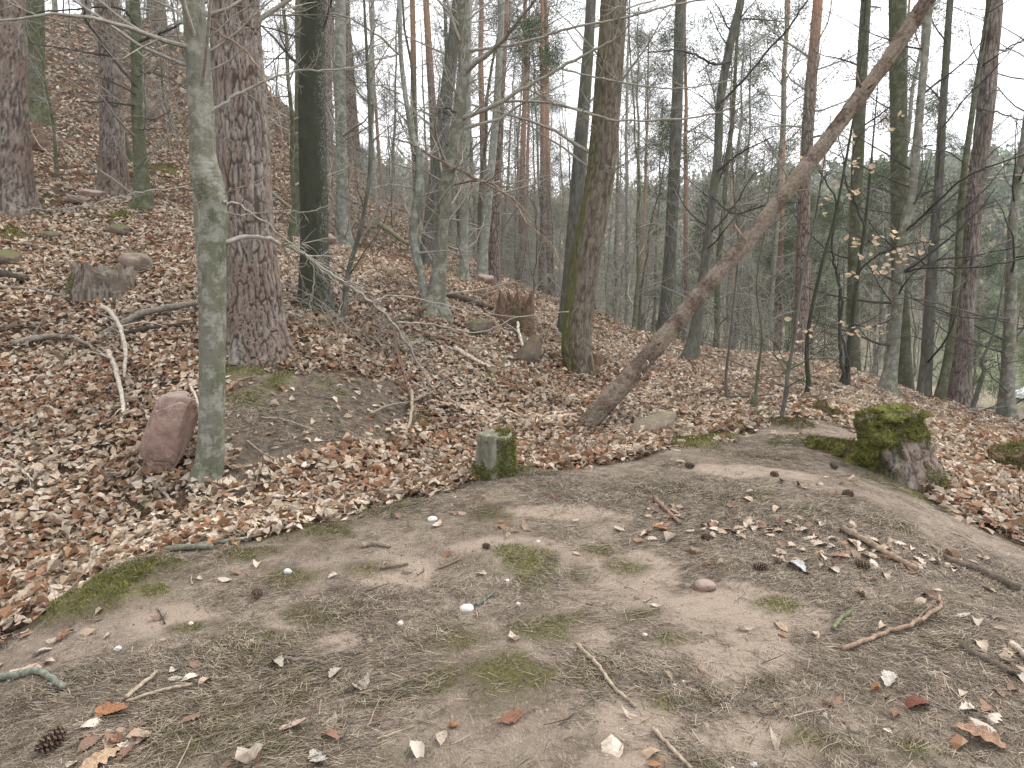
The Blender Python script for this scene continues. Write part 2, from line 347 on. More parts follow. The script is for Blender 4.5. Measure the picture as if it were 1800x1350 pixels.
def m_leafcol(name, trans=.25):
    t = NT(name); c, _ = t.attr(); n = t.noise(t.coord(), 60, 3, .6)
    col = t.mix(t.ramp(n, .3, .75), c, t.mix(.6, c, (.20, .13, .08)))
    d = t.n("ShaderNodeBsdfTranslucent"); t.lk(col, d.inputs[0]); mx = t.n("ShaderNodeMixShader"); mx.inputs[0].default_value = trans
    t.lk(t.b.outputs[0], mx.inputs[1]); t.lk(d.outputs[0], mx.inputs[2]); t.lk(mx.outputs[0], t.out.inputs[0])
    t.b.inputs["Roughness"].default_value = .65; t.b.inputs["Specular IOR Level"].default_value = .35
    return t.col(col)
def m_leafrnd():
    t = NT("single_dead_leaf"); x = t.n("ShaderNodeValToRGB"); t.lk(t.rnd(), x.inputs[0]); e = x.color_ramp.elements; x.color_ramp.interpolation = 'CONSTANT'
    pal = [(.42, .34, .26), (.34, .25, .175), (.50, .43, .355), (.21, .115, .075), (.38, .29, .205), (.17, .105, .07), (.46, .37, .285), (.25, .145, .09), (.40, .345, .29), (.29, .21, .15)]
    e[0].color = (*pal[0], 1); e[1].color = (*pal[-1], 1); e[1].position = .9
    for i, pc in enumerate(pal[1:-1]): k = e.new(.1 * (i + 1)); k.color = (*pc, 1)
    c = t.coord((1, 1, 1)); n = t.noise(c, 55, 4, .6); col = t.mix(t.ramp(n, .45, .75), x.outputs[0], t.mix(.55, x.outputs[0], (.13, .08, .05)))
    t.bump(t.noise(c, 90, 3), .004, .6); t.b.inputs["Roughness"].default_value = .6; t.b.inputs["Specular IOR Level"].default_value = .35
    return t.col(col)
def m_vcol(name, rough=.9, nscale=40, dark=.55):
    t = NT(name); c, _ = t.attr(); n = t.noise(t.coord(), nscale, 4, .65); d = t.n("ShaderNodeMix", data_type='RGBA', blend_type='MULTIPLY')
    d.inputs[0].default_value = 1; t.lk(c, d.inputs[6]); t.put(d.inputs[7], t.mix(t.ramp(n, .3, .7), (dark, dark, dark), (1.25, 1.25, 1.25)))
    t.bump(n, .01, .5); t.b.inputs["Roughness"].default_value = rough
    return t.col(d.outputs[2])
def m_pine(name, tint=0.0, relief=True):
    t = NT(name); _, a = t.attr(); c = t.coord((1, 1, .3)); c1 = t.coord()
    n = t.noise(c, 26, 5, .65); n2 = t.noise(c1, 5, 3, .6); n3 = t.noise(c, 90, 4, .7)
    g = t.mix(t.ramp(n, .3, .7), (.115, .097, .082), (.285, .25, .215)); r = t.mix(t.ramp(n3, .3, .7), (.11, .082, .066), (.235, .182, .15))
    col = t.mix(t.ramp(t.math('ADD', n2, t.math('MULTIPLY', t.math('SUBTRACT', a[0], .5), .5)), .38, .6), g, r)
    col = t.mix(t.math('MULTIPLY', a[1], .75), col, (.028, .02, .016))
    if not relief:
        f = t.voro(t.coord((1, 1, .28)), 14, 'DISTANCE_TO_EDGE'); col = t.mix(t.ramp(f, .0, .12), (.06, .04, .03), col)
        z = t.sep(t.n("ShaderNodeTexCoord").outputs["Object"])[2]; col = t.mix(t.math('MULTIPLY', t.ramp(t.math('ADD', z, t.math('MULTIPLY', n2, 3.)), 6.5, 11), .9), col, t.mix(n3, (.30, .165, .095), (.42, .26, .165)))
        t.bump(f, .05, .8)
    else: t.bump(t.math('ADD', t.math('MULTIPLY', n, .6), t.math('MULTIPLY', n3, .5)), .014, .9)
    return t.col(col)
def m_beech(name, base=(.155, .148, .12), pale=(.30, .295, .255), green=(.105, .11, .066), amt=.6, dark=(.04, .041, .031)):
    t = NT(name); c = t.coord(); ch = t.coord((1, 1, 3.2))
    n = t.noise(c, 9, 6, .7); n2 = t.noise(ch, 26, 4, .7); n3 = t.noise(c, 45, 4, .7); n4 = t.noise(t.coord((1, 1, .45)), 3.0, 4, .6)
    col = t.mix(t.ramp(n4, .35, .65), base, green); col = t.mix(t.math('MULTIPLY', t.ramp(n, .46, .60), amt), col, pale)
    col = t.mix(t.math('MULTIPLY', t.ramp(n2, .56, .72), .7), col, dark); col = t.mix(t.math('MULTIPLY', t.ramp(n3, .62, .70), .5), col, (.36, .37, .33)); col = t.mix(t.math('MULTIPLY', t.ramp(t.noise(t.coord((1, 1, .25)), 16, 4, .7), .55, .7), .6), col, dark)
    t.bump(t.math('ADD', n2, t.math('MULTIPLY', n3, .4)), .010, .8); t.b.inputs["Roughness"].default_value = .8
    return t.col(col)
def m_darkbark():
    t = NT("black_wet_bark_with_lichen"); c = t.coord(); n = t.noise(t.coord((1, 1, .5)), 14, 5, .6); n2 = t.noise(c, 42, 5, .75); n3 = t.noise(c, 4.5, 3, .6)
    nx = t.normal(); col = t.mix(n, (.018, .02, .013), (.06, .064, .04))
    m = t.math('MULTIPLY', t.ramp(t.math('ADD', nx[0], t.math('MULTIPLY', n3, 1.1)), 1.0, 1.5), t.math('MULTIPLY', t.ramp(n2, .50, .60), .75)); col = t.mix(m, col, (.27, .28, .25))
    t.bump(n2, .012, .9); return t.col(col)
def m_oak():
    t = NT("furrowed_grey_brown_bark"); _, a = t.attr(); c = t.coord((1, 1, .25)); n = t.noise(c, 30, 5, .65); c1 = t.coord(); n3 = t.noise(c1, 5, 3)
    col = t.mix(t.ramp(n, .3, .7), (.095, .078, .056), (.185, .155, .118)); col = t.mix(t.math('MULTIPLY', a[1], .7), col, (.03, .024, .017))
    nx = t.normal(); col = t.mix(t.math('MULTIPLY', t.ramp(t.math('ADD', t.math('MULTIPLY', nx[0], -1), t.math('MULTIPLY', n3, .8)), .75, 1.2), a[2]), col, t.mix(n, (.055, .07, .012), (.12, .125, .03)))
    t.bump(n, .02, .9); return t.col(col)
def m_bark(name, A, B, Cd, scale=18, zs=.3, d=.02):
    t = NT(name); c = t.coord((1, 1, zs)); n = t.noise(c, scale, 5, .65); n2 = t.noise(t.coord(), 4, 3); col = t.mix(t.ramp(n, .3, .7), A, B); col = t.mix(t.ramp(n2, .5, .7), col, Cd)
    t.bump(n, d, .9); return t.col(col)
def m_rock(name, A, B, lich, amt):
    t = NT(name); c = t.coord(); n = t.noise(c, 9, 6, .7); n2 = t.noise(c, 60, 4, .7); col = t.mix(t.ramp(n, .3, .7), A, B); col = t.mix(t.math('MULTIPLY', n2, .45), col, (.06, .04, .035)); col = t.mix(t.math('MULTIPLY', t.ramp(t.noise(c, 4.0, 6, .75), .50, .62), .55), col, (.09, .07, .055)); col = t.mix(t.math('MULTIPLY', t.ramp(t.noise(c, 24, 4, .7), .60, .68), .6), col, (.33, .32, .27))
    nz = t.normal()[2]; col = t.mix(t.math('MULTIPLY', t.ramp(t.math('ADD', nz, t.math('MULTIPLY', n, .8)), .9, 1.4), amt), col, lich)
    t.bump(t.math('ADD', n, t.math('MULTIPLY', n2, .4)), .03, .8); return t.col(col)
def m_plain(name, c, rough=.8, metal=0.0):
    t = NT(name); t.b.inputs["Roughness"].default_value = rough; t.b.inputs["Metallic"].default_value = metal; n = t.noise(t.coord(), 20, 3); return t.col(t.mix(n, tuple(x * .85 for x in c), tuple(min(1, x * 1.1) for x in c)))
M = dict(ground=m_ground(), litter=m_leafcol("leaf_litter"), leaf=m_leafrnd(), stick=m_vcol("fallen_wood"), needle=m_vcol("dry_needles", nscale=12), moss=m_vcol("moss_blades", nscale=25), foliage=m_vcol("green_needles", nscale=1.2, dark=.7),
         pine=m_pine("scaly_pine_bark"), pine_far=m_pine("pine_bark_orange_above", relief=False), beech=m_beech("smooth_grey_beech_bark"),
         beech_pale=m_beech("pale_beech_bark", (.20, .203, .172), (.36, .37, .335), (.14, .147, .10), .6), beech_green=m_beech("algae_green_bark", (.085, .088, .055), (.19, .195, .15), (.062, .07, .026), .4),
         dark=m_darkbark(), oak=m_oak(), hornbeam=m_bark("dark_grey_bark", (.055, .053, .043), (.13, .126, .104), (.085, .092, .052)),
         twig=m_bark("grey_brown_twigs", (.19, .175, .145), (.33, .31, .26), (.24, .22, .17), 30, 1, .004), twig_dark=m_bark("dark_twigs", (.035, .032, .028), (.085, .08, .07), (.06, .06, .045), 30, 1, .004),
         dead=m_bark("barkless_dead_pine", (.13, .085, .06), (.32, .235, .175), (.23, .15, .11), 16, .25, .03), red=m_rock("red_sandstone", (.21, .132, .107), (.34, .235, .19), (.29, .235, .195), .9),
         stone=m_rock("brown_stone", (.20, .16, .13), (.34, .27, .21), (.17, .17, .08), .4), mossrock=m_rock("mossy_stone", (.13, .10, .075), (.22, .18, .13), (.10, .105, .03), 1.0), quartz=m_plain("white_quartz", (.52, .50, .46), .6))

# ------------------------------------------------------------------ the ground: one sheet to the horizon
def build_ground():
    nx, ny = 450, 500
    a = 2.2; sx = np.linspace(-math.asinh(330 / a), math.asinh(480 / a), nx); X = a * np.sinh(sx)
    sy = np.linspace(-math.asinh(34 / a), math.asinh(640 / a), ny); Yv = 3.6 + a * np.sinh(sy)
    gx, gy = np.meshgrid(X, Yv); gx = gx.ravel(); gy = gy.ravel()
    z = height(gx, gy); so = np.zeros_like(gx); mo = np.zeros_like(gx); to = np.zeros_like(gx); sa = np.zeros_like(gx)
    m = np.hypot(gx, gy) < 30; so[m] = soil_mask(gx[m], gy[m]); mm, lf, tn = moss_mask(gx[m], gy[m]); mo[m] = mm; bk = 1 - sstep(-.25, .1, np.minimum(sdist(BANK, gx[m], gy[m]), sdist(BANK2, gx[m], gy[m]))); to[m] = np.where(mm > .02, tn, bk); sa[m] = sand_mask(gx[m], gy[m]); z[m] += lf
    i = np.arange(ny - 1)[:, None] * nx + np.arange(nx - 1)[None, :]
    q = np.stack([i, i + 1, i + nx + 1, i + nx], -1).reshape(-1, 4)
    mb = MB(); mb.add(np.stack([gx, gy, z], -1), None, q, np.stack([so, mo, to, sa], -1))
    return tag(mb.build("ground", M["ground"]), "woodland ground of leaf litter, bare sandy mound, hollow and hillside", kind="structure")
GROUND = build_ground()
def surf(x, y):
    _, lf, _ = moss_mask(x, y); return height(x, y) + lf

# ------------------------------------------------------------------ leaf litter
PAL = np.array([(.60, .485, .365), (.50, .39, .275), (.64, .55, .44), (.37, .275, .185), (.27, .125, .062), (.34, .18, .092), (.20, .11, .062), (.52, .445, .35), (.67, .585, .475), (.11, .07, .045)])
PW = np.array([.18, .16, .14, .11, .11, .13, .07, .06, .09, .02]); PW /= PW.sum()
def leaf_mesh(mb, x, y, z, nrm, size, detail, colr, curl=1.0):
    N = len(x)
    if N == 0: return
    if detail == 2:
        tp = np.array([(0, 0), (.33, 0), (.68, 0), (1, 0), (.28, .26), (.66, .23), (.28, -.26), (.66, -.23)])
        f = np.array([(0, 4, 1), (0, 1, 6), (4, 5, 2), (4, 2, 1), (6, 1, 2), (6, 2, 7), (5, 3, 2), (2, 3, 7)])
    elif detail == 1:
        tp = np.array([(0, 0), (.5, 0), (1, 0), (.42, .28), (.42, -.28)]); f = np.array([(0, 3, 1), (0, 1, 4), (3, 2, 1), (1, 2, 4)])
    else:
        tp = np.array([(0, 0), (.45, .3), (1, 0), (.5, -.3)]); f = np.array([(0, 1, 2), (0, 2, 3)])
    k = len(tp); yaw = rng.random(N) * 2 * math.pi
    t = norm(np.stack([np.cos(yaw), np.sin(yaw), np.zeros(N)], -1)); t = norm(t - nrm * (t * nrm).sum(-1, keepdims=True)); b = np.cross(nrm, t)
    l = (tp[None, :, 0] - .5) * np.ones((N, 1)); s = tp[None, :, 1] * rng.uniform(.5, 1.4, (N, 1))
    c1 = rng.normal(0, .22, (N, 1)) * curl; c2 = rng.normal(.12, .30, (N, 1)) * curl; c3 = rng.normal(0, .20, (N, 1)) * curl
    hgt = c1 * (l * l * 4 - .4) + c2 * np.abs(s) * 2 + c3 * l * s * 6 + rng.normal(0, .04, (N, k)) * curl
    P = np.stack([x, y, z], -1)[:, None, :] + size[:, None, None] * (l[..., None] * t[:, None, :] + s[..., None] * b[:, None, :] + hgt[..., None] * nrm[:, None, :])
    F = (f[None] + (np.arange(N) * k)[:, None, None]).reshape(-1, 3)
    mb.add(P.reshape(-1, 3), F, None, np.repeat(colr, k, 0))
def pick_colors(N, rust=None):
    w = np.tile(PW, (N, 1))
    if rust is not None: w[:, [4, 5, 6]] *= (0.4 + 1.5 * rust)[:, None]; w /= w.sum(1, keepdims=True)
    i = (rng.random((N, 1)) > np.cumsum(w, 1)).sum(1).clip(0, len(PAL) - 1)
    return PAL[i] * rng.uniform(.65, 1.12, (N, 1))
def scatter(r0, r1, dens, az=44):
    A = R(2 * az) / 2 * (r1 * r1 - r0 * r0); N = int(A * dens); r = np.sqrt(rng.uniform(r0 * r0, r1 * r1, N)); a = rng.uniform(-R(az), R(az), N)
    return r * np.sin(a), r * np.cos(a)
def build_litter():
    mb = MB()
    for r0, r1, dens, det, sz in ((1.8, 5.0, 1350, 2, .072), (5.0, 9.0, 1100, 2, .072), (9.0, 14, 720, 1, .080), (14, 22, 220, 1, .10), (22, 40, 70, 0, .15)):
        x, y = scatter(r0, r1, dens, 46 if r0 < 9 else 41)
        so = soil_mask(x, y); mo, lf, _ = moss_mask(x, y)
        cl = noise2(x, y, 1.3, 31, 3)
        p = (1 - so) * np.clip(1.0 + .5 * cl, .6, 1) + so * np.clip(.0022 + .035 * sstep(.5, .95, cl), 0, .1); p = p * (1 - .93 * mo)
        # the far slope beyond the hollow keeps its leaves; the valley meadow has none
        p = p * (1 - .8 * sstep(0, 1, (x - 6) / 6 * (y > 14)))
        k = rng.random(len(x)) < p; x, y = x[k], y[k]; so = so[k]
        N = len(x); nrm = gnormal(x, y)
        tilt = rng.normal(0, .28, (N, 2)) * (1 - .5 * so[:, None]); nrm = norm(nrm + np.concatenate([tilt, np.zeros((N, 1))], 1))
        z = surf(x, y) + rng.uniform(.008, .075, N) * (1 - .8 * so)
        rust = sstep(-.5, .6, noise2(x, y, .9, 41, 2)); c = pick_colors(N, rust) * (.72 + .36 * sstep(-.7, .5, noise2(x, y, 2.4, 91, 3)))[:, None]
        leaf_mesh(mb, x, y, z, nrm, sz * rng.uniform(.5, 1.5, N), det, c)
    return tag(mb.build("leaf_litter", M["litter"], smooth=False), "tan and rust brown fallen beech and oak leaves covering hollow and slopes", "leaf litter", kind="stuff")
build_litter()

# ------------------------------------------------------------------ dry pine needles and moss blades on the mound
def build_needles():
    mb = MB(); x, y = scatter(1.5, 7.8, 9000, 43)
    so = soil_mask(x, y); cl = noise2(x, y, 1.6, 51, 3); k = rng.random(len(x)) < so * np.clip(.38 + 1.25 * cl, .05, 1) * (1 - .85 * sand_mask(x, y)); x, y = x[k], y[k]; N = len(x)
    L = rng.uniform(.03, .075, N); dirn = noise2(x, y, .9, 61, 2) * 2.2 + rng.normal(0, .8, N) + rng.integers(0, 2, N) * math.pi
    n = gnormal(x, y); t = norm(np.stack([np.cos(dirn), np.sin(dirn) * .7, np.zeros(N)], -1)); t = norm(t - n * (t * n).sum(-1, keepdims=True) + n * rng.normal(.03, .09, (N, 1))); b = np.cross(n, t)
    p = np.stack([x, y, surf(x, y) + rng.uniform(.002, .012, N)], -1); w = .0007 + .00014 * np.hypot(x, y)[:, None]; bend = 0
    a = p - t * L[:, None] / 2; c = p + b * bend; e = p + t * L[:, None] / 2
    V = np.stack([a - b * w, a + b * w, e + b * w, e - b * w], 1).reshape(-1, 3)
    q = np.array([(0, 1, 2, 3)]); F = (q[None] + (np.arange(N) * 4)[:, None, None]).reshape(-1, 4)
    pal = np.array([(.22, .175, .125), (.29, .245, .185), (.13, .098, .068), (.20, .165, .125), (.075, .056, .042)]); col = pal[rng.integers(0, 5, N)] * rng.uniform(.7, 1.15, (N, 1))
    mb.add(V, None, F, np.repeat(col, 4, 0))
    return tag(mb.build("pine_needle_litter", M["needle"], smooth=False), "dry brown pine needles strewn over the bare mound", "pine needles", kind="stuff")
build_needles()
def blades(mb, p, n, L, w, col, lean=.5):
    N = len(p); d = norm(n + rng.normal(0, lean, (N, 3))); s = norm(np.cross(d, rng.normal(0, 1, (N, 3)))); L = np.broadcast_to(L, (N,))[:, None] * rng.uniform(.5, 1.3, (N, 1))
    V = np.stack([p - s * w, p + s * w, p + d * L], 1).reshape(-1, 3); mb.add(V, np.arange(3 * N).reshape(-1, 3), None, np.repeat(col, 3, 0))
def moss_col(N, tone):
    g = np.array([(.135, .145, .03), (.185, .185, .042), (.09, .10, .02), (.235, .225, .065)])[rng.integers(0, 4, N)]; br = np.array([(.085, .062, .026), (.12, .095, .035), (.055, .045, .018), (.10, .10, .03)])[rng.integers(0, 4, N)]
    t = np.clip(tone + rng.normal(0, .15, N), 0, 1)[:, None]; return (g * (1 - t) + br * t) * rng.uniform(.7, 1.2, (N, 1))
def build_moss():
    mb = MB()
    for cx, cy, rx, ry, lf, tn in MINFO:
        r = math.hypot(cx, cy); dn = 26000 if r < 4.5 else (9000 if r < 8 else 2500)
        N = min(int(4 * rx * ry * 1.5 * dn), 15000); x = cx + rng.uniform(-1.3, 1.3, N) * rx; y = cy + rng.uniform(-1.3, 1.3, N) * ry
        m, l, t = moss_mask(x, y); cl = noise2(x, y, 14, 71, 2); k = rng.random(N) < m * np.clip(.7 + .9 * cl, .1, 1) * (1 if lf > .01 else .75); x, y = x[k], y[k]; N = len(x)
        if N == 0: continue
        p = np.stack([x, y, surf(x, y) - .003], -1); s = 1.0 if r < 4.5 else (1.7 if r < 8 else 3.2)
        blades(mb, p, gnormal(x, y), (.008 + .25 * lf) * min(s, 1.6) if lf < .05 else .022 * min(s, 2), .0022 * s, moss_col(N, np.full(N, tn)), .55)
    return tag(mb.build("moss_cover", M["moss"], smooth=False), "low green and brown moss in patches on mound and bank", "moss", kind="stuff")
build_moss()

def build_crumbs():
    """grit and soil crumbs on the bare mound"""
    mb = MB(); x, y = scatter(1.5, 7.8, 1500, 43); so = soil_mask(x, y); cl = noise2(x, y, 2.2, 81, 3); k = rng.random(len(x)) < so * np.clip(.5 + .8 * cl, .12, 1); x, y = x[k], y[k]; N = len(x)
    s = (.0016 + .004 * rng.random(N) ** 4)[:, None, None]; base = np.array([(1, 0, 0), (-.9, .2, 0), (0, 1, 0), (.1, -1, 0), (.1, .1, .8), (0, 0, -.6)]); V = base[None] * (1 + rng.normal(0, .25, (N, 6, 1))) * s + np.stack([x, y, surf(x, y) + .001], -1)[:, None, :]
    f = np.array([(0, 2, 4), (2, 1, 4), (1, 3, 4), (3, 0, 4)]); pal = np.array([(.30, .24, .18), (.20, .155, .11), (.10, .078, .055), (.36, .32, .27), (.24, .17, .13), (.13, .10, .075)]); c = pal[rng.integers(0, 6, N)] * rng.uniform(.7, 1.1, (N, 1))
    mb.add(V.reshape(-1, 3), (f[None] + (np.arange(N) * 6)[:, None, None]).reshape(-1, 3), None, np.repeat(c, 6, 0)); tag(mb.build("soil_crumbs", M["needle"], smooth=False), "grit and soil crumbs on the bare mound", "grit", kind="stuff")
build_crumbs()

# ------------------------------------------------------------------ trees: growth helpers
def grow(start, dirs, lens, r0, n=6, wob=.12, up=0.0, tip=.25):
    """centre lines of many branches at once: they wander, and bend up (or down)"""
    N = len(start); P = np.zeros((N, n, 3)); P[:, 0] = start; d = norm(dirs); st = (lens / (n - 1))[:, None]
    for i in range(1, n):
        d = norm(d + rng.normal(0, wob, (N, 3)) + np.array([0, 0, up])); P[:, i] = P[:, i - 1] + d * st
    return P, r0[:, None] * np.linspace(1, tip, n)[None]
def offshoots(P, Rr, per, t0, t1, ang, lfac, rfac, flat=.5):
    N, n, _ = P.shape; idx = np.repeat(np.arange(N), per); t = rng.uniform(t0, t1, len(idx)) * (n - 1); i = np.minimum(t.astype(int), n - 2); f = (t - i)[:, None]
    s = P[idx, i] * (1 - f) + P[idx, i + 1] * f; tg = norm(P[idx, i + 1] - P[idx, i]); side = rng.normal(0, 1, (len(idx), 3)); side[:, 2] *= flat
    side = norm(side - tg * (side * tg).sum(-1, keepdims=True)); a = rng.normal(ang, .2, len(idx))[:, None]; d = tg * np.cos(a) + side * np.sin(a)
    L = np.linalg.norm(P[:, -1] - P[:, 0], axis=-1)[idx] * lfac * rng.uniform(.5, 1.2, len(idx)) * (1.15 - .6 * t / (n - 1)); r = Rr[idx, i] * rfac
    return s, d, L, r
def twiggy(mb, start, dirs, lens, r0, k=5, per=(5, 4), up=.03, wob=.13, col=None, rmin=.0018, n=7):
    """limbs with two further orders of twigs"""
    P, Q = grow(start, dirs, lens, r0, n, wob, up); tubes(mb, P, np.maximum(Q, rmin), k, col); ends = [P[:, -1]]
    s, d, L, r = offshoots(P, Q, per[0], .15, .95, .8, .42, .5); P1, Q1 = grow(s, d, L, r, 5, wob * 1.1, up); tubes(mb, P1, np.maximum(Q1, rmin), 3, col); ends.append(P1[:, -1])
    if len(per) > 1 and per[1]:
        s, d, L, r = offshoots(P1, Q1, per[1], .2, .95, .75, .5, .6); P2, Q2 = grow(s, d, L, r, 3, wob, up); tubes(mb, P2, np.maximum(Q2, rmin * .8), 3, col); ends.append(P2[:, -1])
    return P, P1, np.concatenate(ends)
def path_branches(path, rad, nb, t0, t1, lmin, lmax, elev=(.1, .9), rf=.3):
    """start points, directions for limbs that leave a trunk along its path"""
    n = len(path); t = rng.uniform(t0, t1, nb) * (n - 1); i = np.minimum(t.astype(int), n - 2); f = (t - i)[:, None]; s = path[i] * (1 - f) + path[i + 1] * f; a = rng.uniform(0, 2 * math.pi, nb); e = rng.uniform(*elev, nb)
    d = np.stack([np.cos(a) * np.cos(e), np.sin(a) * np.cos(e), np.sin(e)], -1); L = rng.uniform(lmin, lmax, nb); r = np.clip(rad[i] * rf, .004, .012 * L + .004) * rng.uniform(.6, 1.1, nb)
    return s, d, L, r

# ------------------------------------------------------------------ trees: trunks traced one by one
def trunk_mesh(path, rad, kind, k, n, flare=.5, roots=5, z0=0.0, seed=0, fine_to=1.0):
    """path, rad: control rows from the foot up. Returns MB, fine path and radii. kind: pine / oak / beech / plain"""
    fp = spline(path, n); fr = np.interp(np.linspace(0, len(rad) - 1, n), np.arange(len(rad)), rad)
    seg = np.linalg.norm(np.diff(fp, axis=0), axis=1); s = np.concatenate([[0], np.cumsum(seg)])
    th = np.arange(k) * 2 * math.pi / k; T = np.gradient(fp, axis=0); T = norm(T); ref = np.array([0., 1, 0.1]); A = norm(np.cross(np.tile(ref, (n, 1)), T)); B = np.cross(T, A)
    TH, S = np.meshgrid(th, s); Rm = fr[:, None] * np.ones((1, k)); hz = (fp[:, 2] - z0)[:, None]
    fl = np.exp(-np.clip(hz, 0, 9) / (1.3 * fr[0] + .08)); lob = .5 + .5 * np.cos(TH * roots + seed + .8 * np.sin(TH * 2 + seed)); Rm = Rm * (1 + flare * fl * (.35 + .9 * lob))
    sp = np.stack([np.cos(TH) * 1.3, np.sin(TH) * 1.3, S * 1.1 + seed * 5.1], -1); Rm = Rm * (1 + .05 * fbm(sp * 1.2, 3)); C = np.zeros((n, k, 3)); C[..., 0] = .5
    cyl = np.stack([np.cos(TH) * fr[:, None], np.sin(TH) * fr[:, None], S], -1) + seed * 3.7
    if kind == 'pine':      # long irregular plates between fissures of uneven width, cracked finer and flaking in layers
        w = TH / (2 * math.pi); per = max(6, int(round(2 * math.pi * fr[0] / .066))); wu = w * per + .42 * fbm(cyl * 7, 3); wv = S / .31 + .45 * fbm(cyl * 5 + 20, 3)
        f1, e, idd = voro(wu, wv, per, seed); f1b, e2, id2 = voro(wu * 2 + .3 * noise3(cyl * 22), wv * 3.2, per * 2, seed + 7); wd = .09 + .22 * sstep(-.4, .6, noise3(cyl * 4 + 70))
        g1 = 1 - sstep(.2 * wd, wd + .08, e); g2 = (1 - sstep(0, .14, e2)) * sstep(-.3, .3, noise3(cyl * 6 + 33)); n4 = noise3(cyl * np.array([45, 45, 18.]) + 9); lay = np.floor((noise3(cyl * np.array([20, 20, 7.]) + 5) * .5 + .5) * 6) / 6
        Rm += -.020 * g1 - .006 * g2 + .009 * (idd - .5) + .009 * (lay - .5) + .003 * n4; C[..., 0] = np.clip(idd * .55 + .45 * id2 + .5 * noise3(cyl * 3 + 15), 0, 1); C[..., 1] = np.maximum(sstep(.45, 1, g1), .5 * g2)
    elif kind == 'oak':
        wp = cyl + .012 * np.stack([noise3(cyl * 14), noise3(cyl * 14 + 31), noise3(cyl * 14 + 57)], -1); n1 = np.abs(noise3(wp * np.array([34, 34, 8.]))); n2 = np.abs(noise3(wp * np.array([60, 60, 20.]) + 40)); gap = np.maximum(1 - sstep(.02, .30, n1), .6 * (1 - sstep(0, .15, n2)))
        Rm += -.012 * gap + .003 * noise3(wp * 30); C[..., 1] = gap; C[..., 2] = np.clip(1 - .22 * hz, .25, 1)
    elif kind == 'beech':
        Rm += .004 * fbm(np.stack([np.cos(TH) * 3, np.sin(TH) * 3, S * 7], -1), 3)
        if seed == 77: Rm += (.0012 * np.sin(hz * 190 + 2.5 * np.cos(TH + 1.2)) + .006) * np.exp(-((hz - 2.24) / .11) ** 2) * (.6 + .4 * np.cos(TH + 1.2)) + .005 * np.exp(-((hz - 2.1) / .03) ** 2)
    V = fp[:, None, :] + Rm[..., None] * (np.cos(TH)[..., None] * A[:, None] + np.sin(TH)[..., None] * B[:, None])
    i = np.arange(n - 1)[:, None] * k; j = np.arange(k)[None]; j2 = (j + 1) % k; q = np.stack([i + j, i + j2, i + k + j2, i + k + j], -1).reshape(-1, 4)
    mb = MB(); mb.add(V.reshape(-1, 3), None, q, C.reshape(-1, 3)); return mb, fp, fr
def trace(pts, Y0, Y1=None):
    """photo pixels (u, v, width) at a depth that runs from Y0 to Y1 -> centre line and radii in metres"""
    Y1 = Y0 if Y1 is None else Y1; n = len(pts); vs = np.array([p[1] for p in pts], float); t = (vs - vs[0]) / (vs[-1] - vs[0] + 1e-9)
    P = np.array([at(p[0], p[1], Y0 + (Y1 - Y0) * a) for p, a in zip(pts, t)]); r = np.array([px(p[2], Y0 + (Y1 - Y0) * a) / 2 for p, a in zip(pts, t)]); return P, r
def hero(name, label, cat, pts, Y, kind, mat, k=20, step=.12, H=9.0, flare=.5, roots=5, limbs=None, Y1=None, group=None, twig='twig', seed=None):
    seed = int(rng.integers(1, 90)) if seed is None else seed
    P, r = trace(pts, Y, Y1); base = P[0].copy(); zt = P[-1, 2]; d = P[-1] - P[-2]; d = d / d[2]; lean = np.array([d[0], d[1], 1]) * np.array([.6, .6, 1])
    up = max(H - (zt - base[2]), 1.0); ext = [P[-1] + lean * up * f for f in (.33, .66, 1.0)]; er = [r[-1] * (1 - .75 * f) for f in (.33, .66, 1)]
    g = float(height(base[0:1], base[1:2])[0]); foot = base + np.array([0, 0, min(g - base[2], 0) - .25])
    P = np.concatenate([[foot], P, ext]); r = np.concatenate([[r[0] * 1.02], r, er]); L = np.linalg.norm(np.diff(P, axis=0), axis=1).sum()
    o = empty(name, base, label, cat, group); Pl = P - base
    mb, fp, fr = trunk_mesh(Pl, r, kind, k, max(10, int(L / step)), flare, roots, 0.0, seed); mb.build("trunk", mat, o)
    if limbs:
        c = MB(); s, dd, LL, rr = path_branches(fp, fr, *limbs[:5], **(limbs[5] if len(limbs) > 5 else {})); twiggy(c, s, dd, LL, rr, per=(5, 4)); c.build("crown", M[twig], o)
    o["_base"] = [float(x) for x in base]
    return o
def limb(o, pts, Y0, Y1, w0, w1, mat='twig', label=None, per=(5, 3), name="branch", twl=.42, up=.0):
    """a branch traced in the photograph, with its side twigs; a part of tree o"""
    n = len(pts); t = np.linspace(0, 1, n); P = np.array([at(u, v, Y0 + (Y1 - Y0) * a) for (u, v), a in zip(pts, t)]); P = spline(P, 6 * n)
    P[1:-1] += rng.normal(0, .006, (len(P) - 2, 3)); base = np.array(o["_base"]); P = P - base; rr = np.linspace(px(w0, Y0) / 2, px(w1, Y1) / 2, len(P)); mb = MB(); tubes(mb, P[None], rr[None], 6)
    if per:
        s, d, L, r = offshoots(P[None], rr[None], per[0], .2, .97, .8, .22, .5, .7); A, B = grow(s, d, L, np.maximum(r, .002), 5, .16, up); tubes(mb, A, np.maximum(B, .0012), 3)
        if len(per) > 1:
            s, d, L, r = offshoots(A, B, per[1], .2, .95, .75, .5, .7); A, B = grow(s, d, L, r, 4, .16, up); tubes(mb, A, np.maximum(B, .001), 3)
    b = mb.build(name, M[mat], o)
    if label: b["label"] = label
    return b

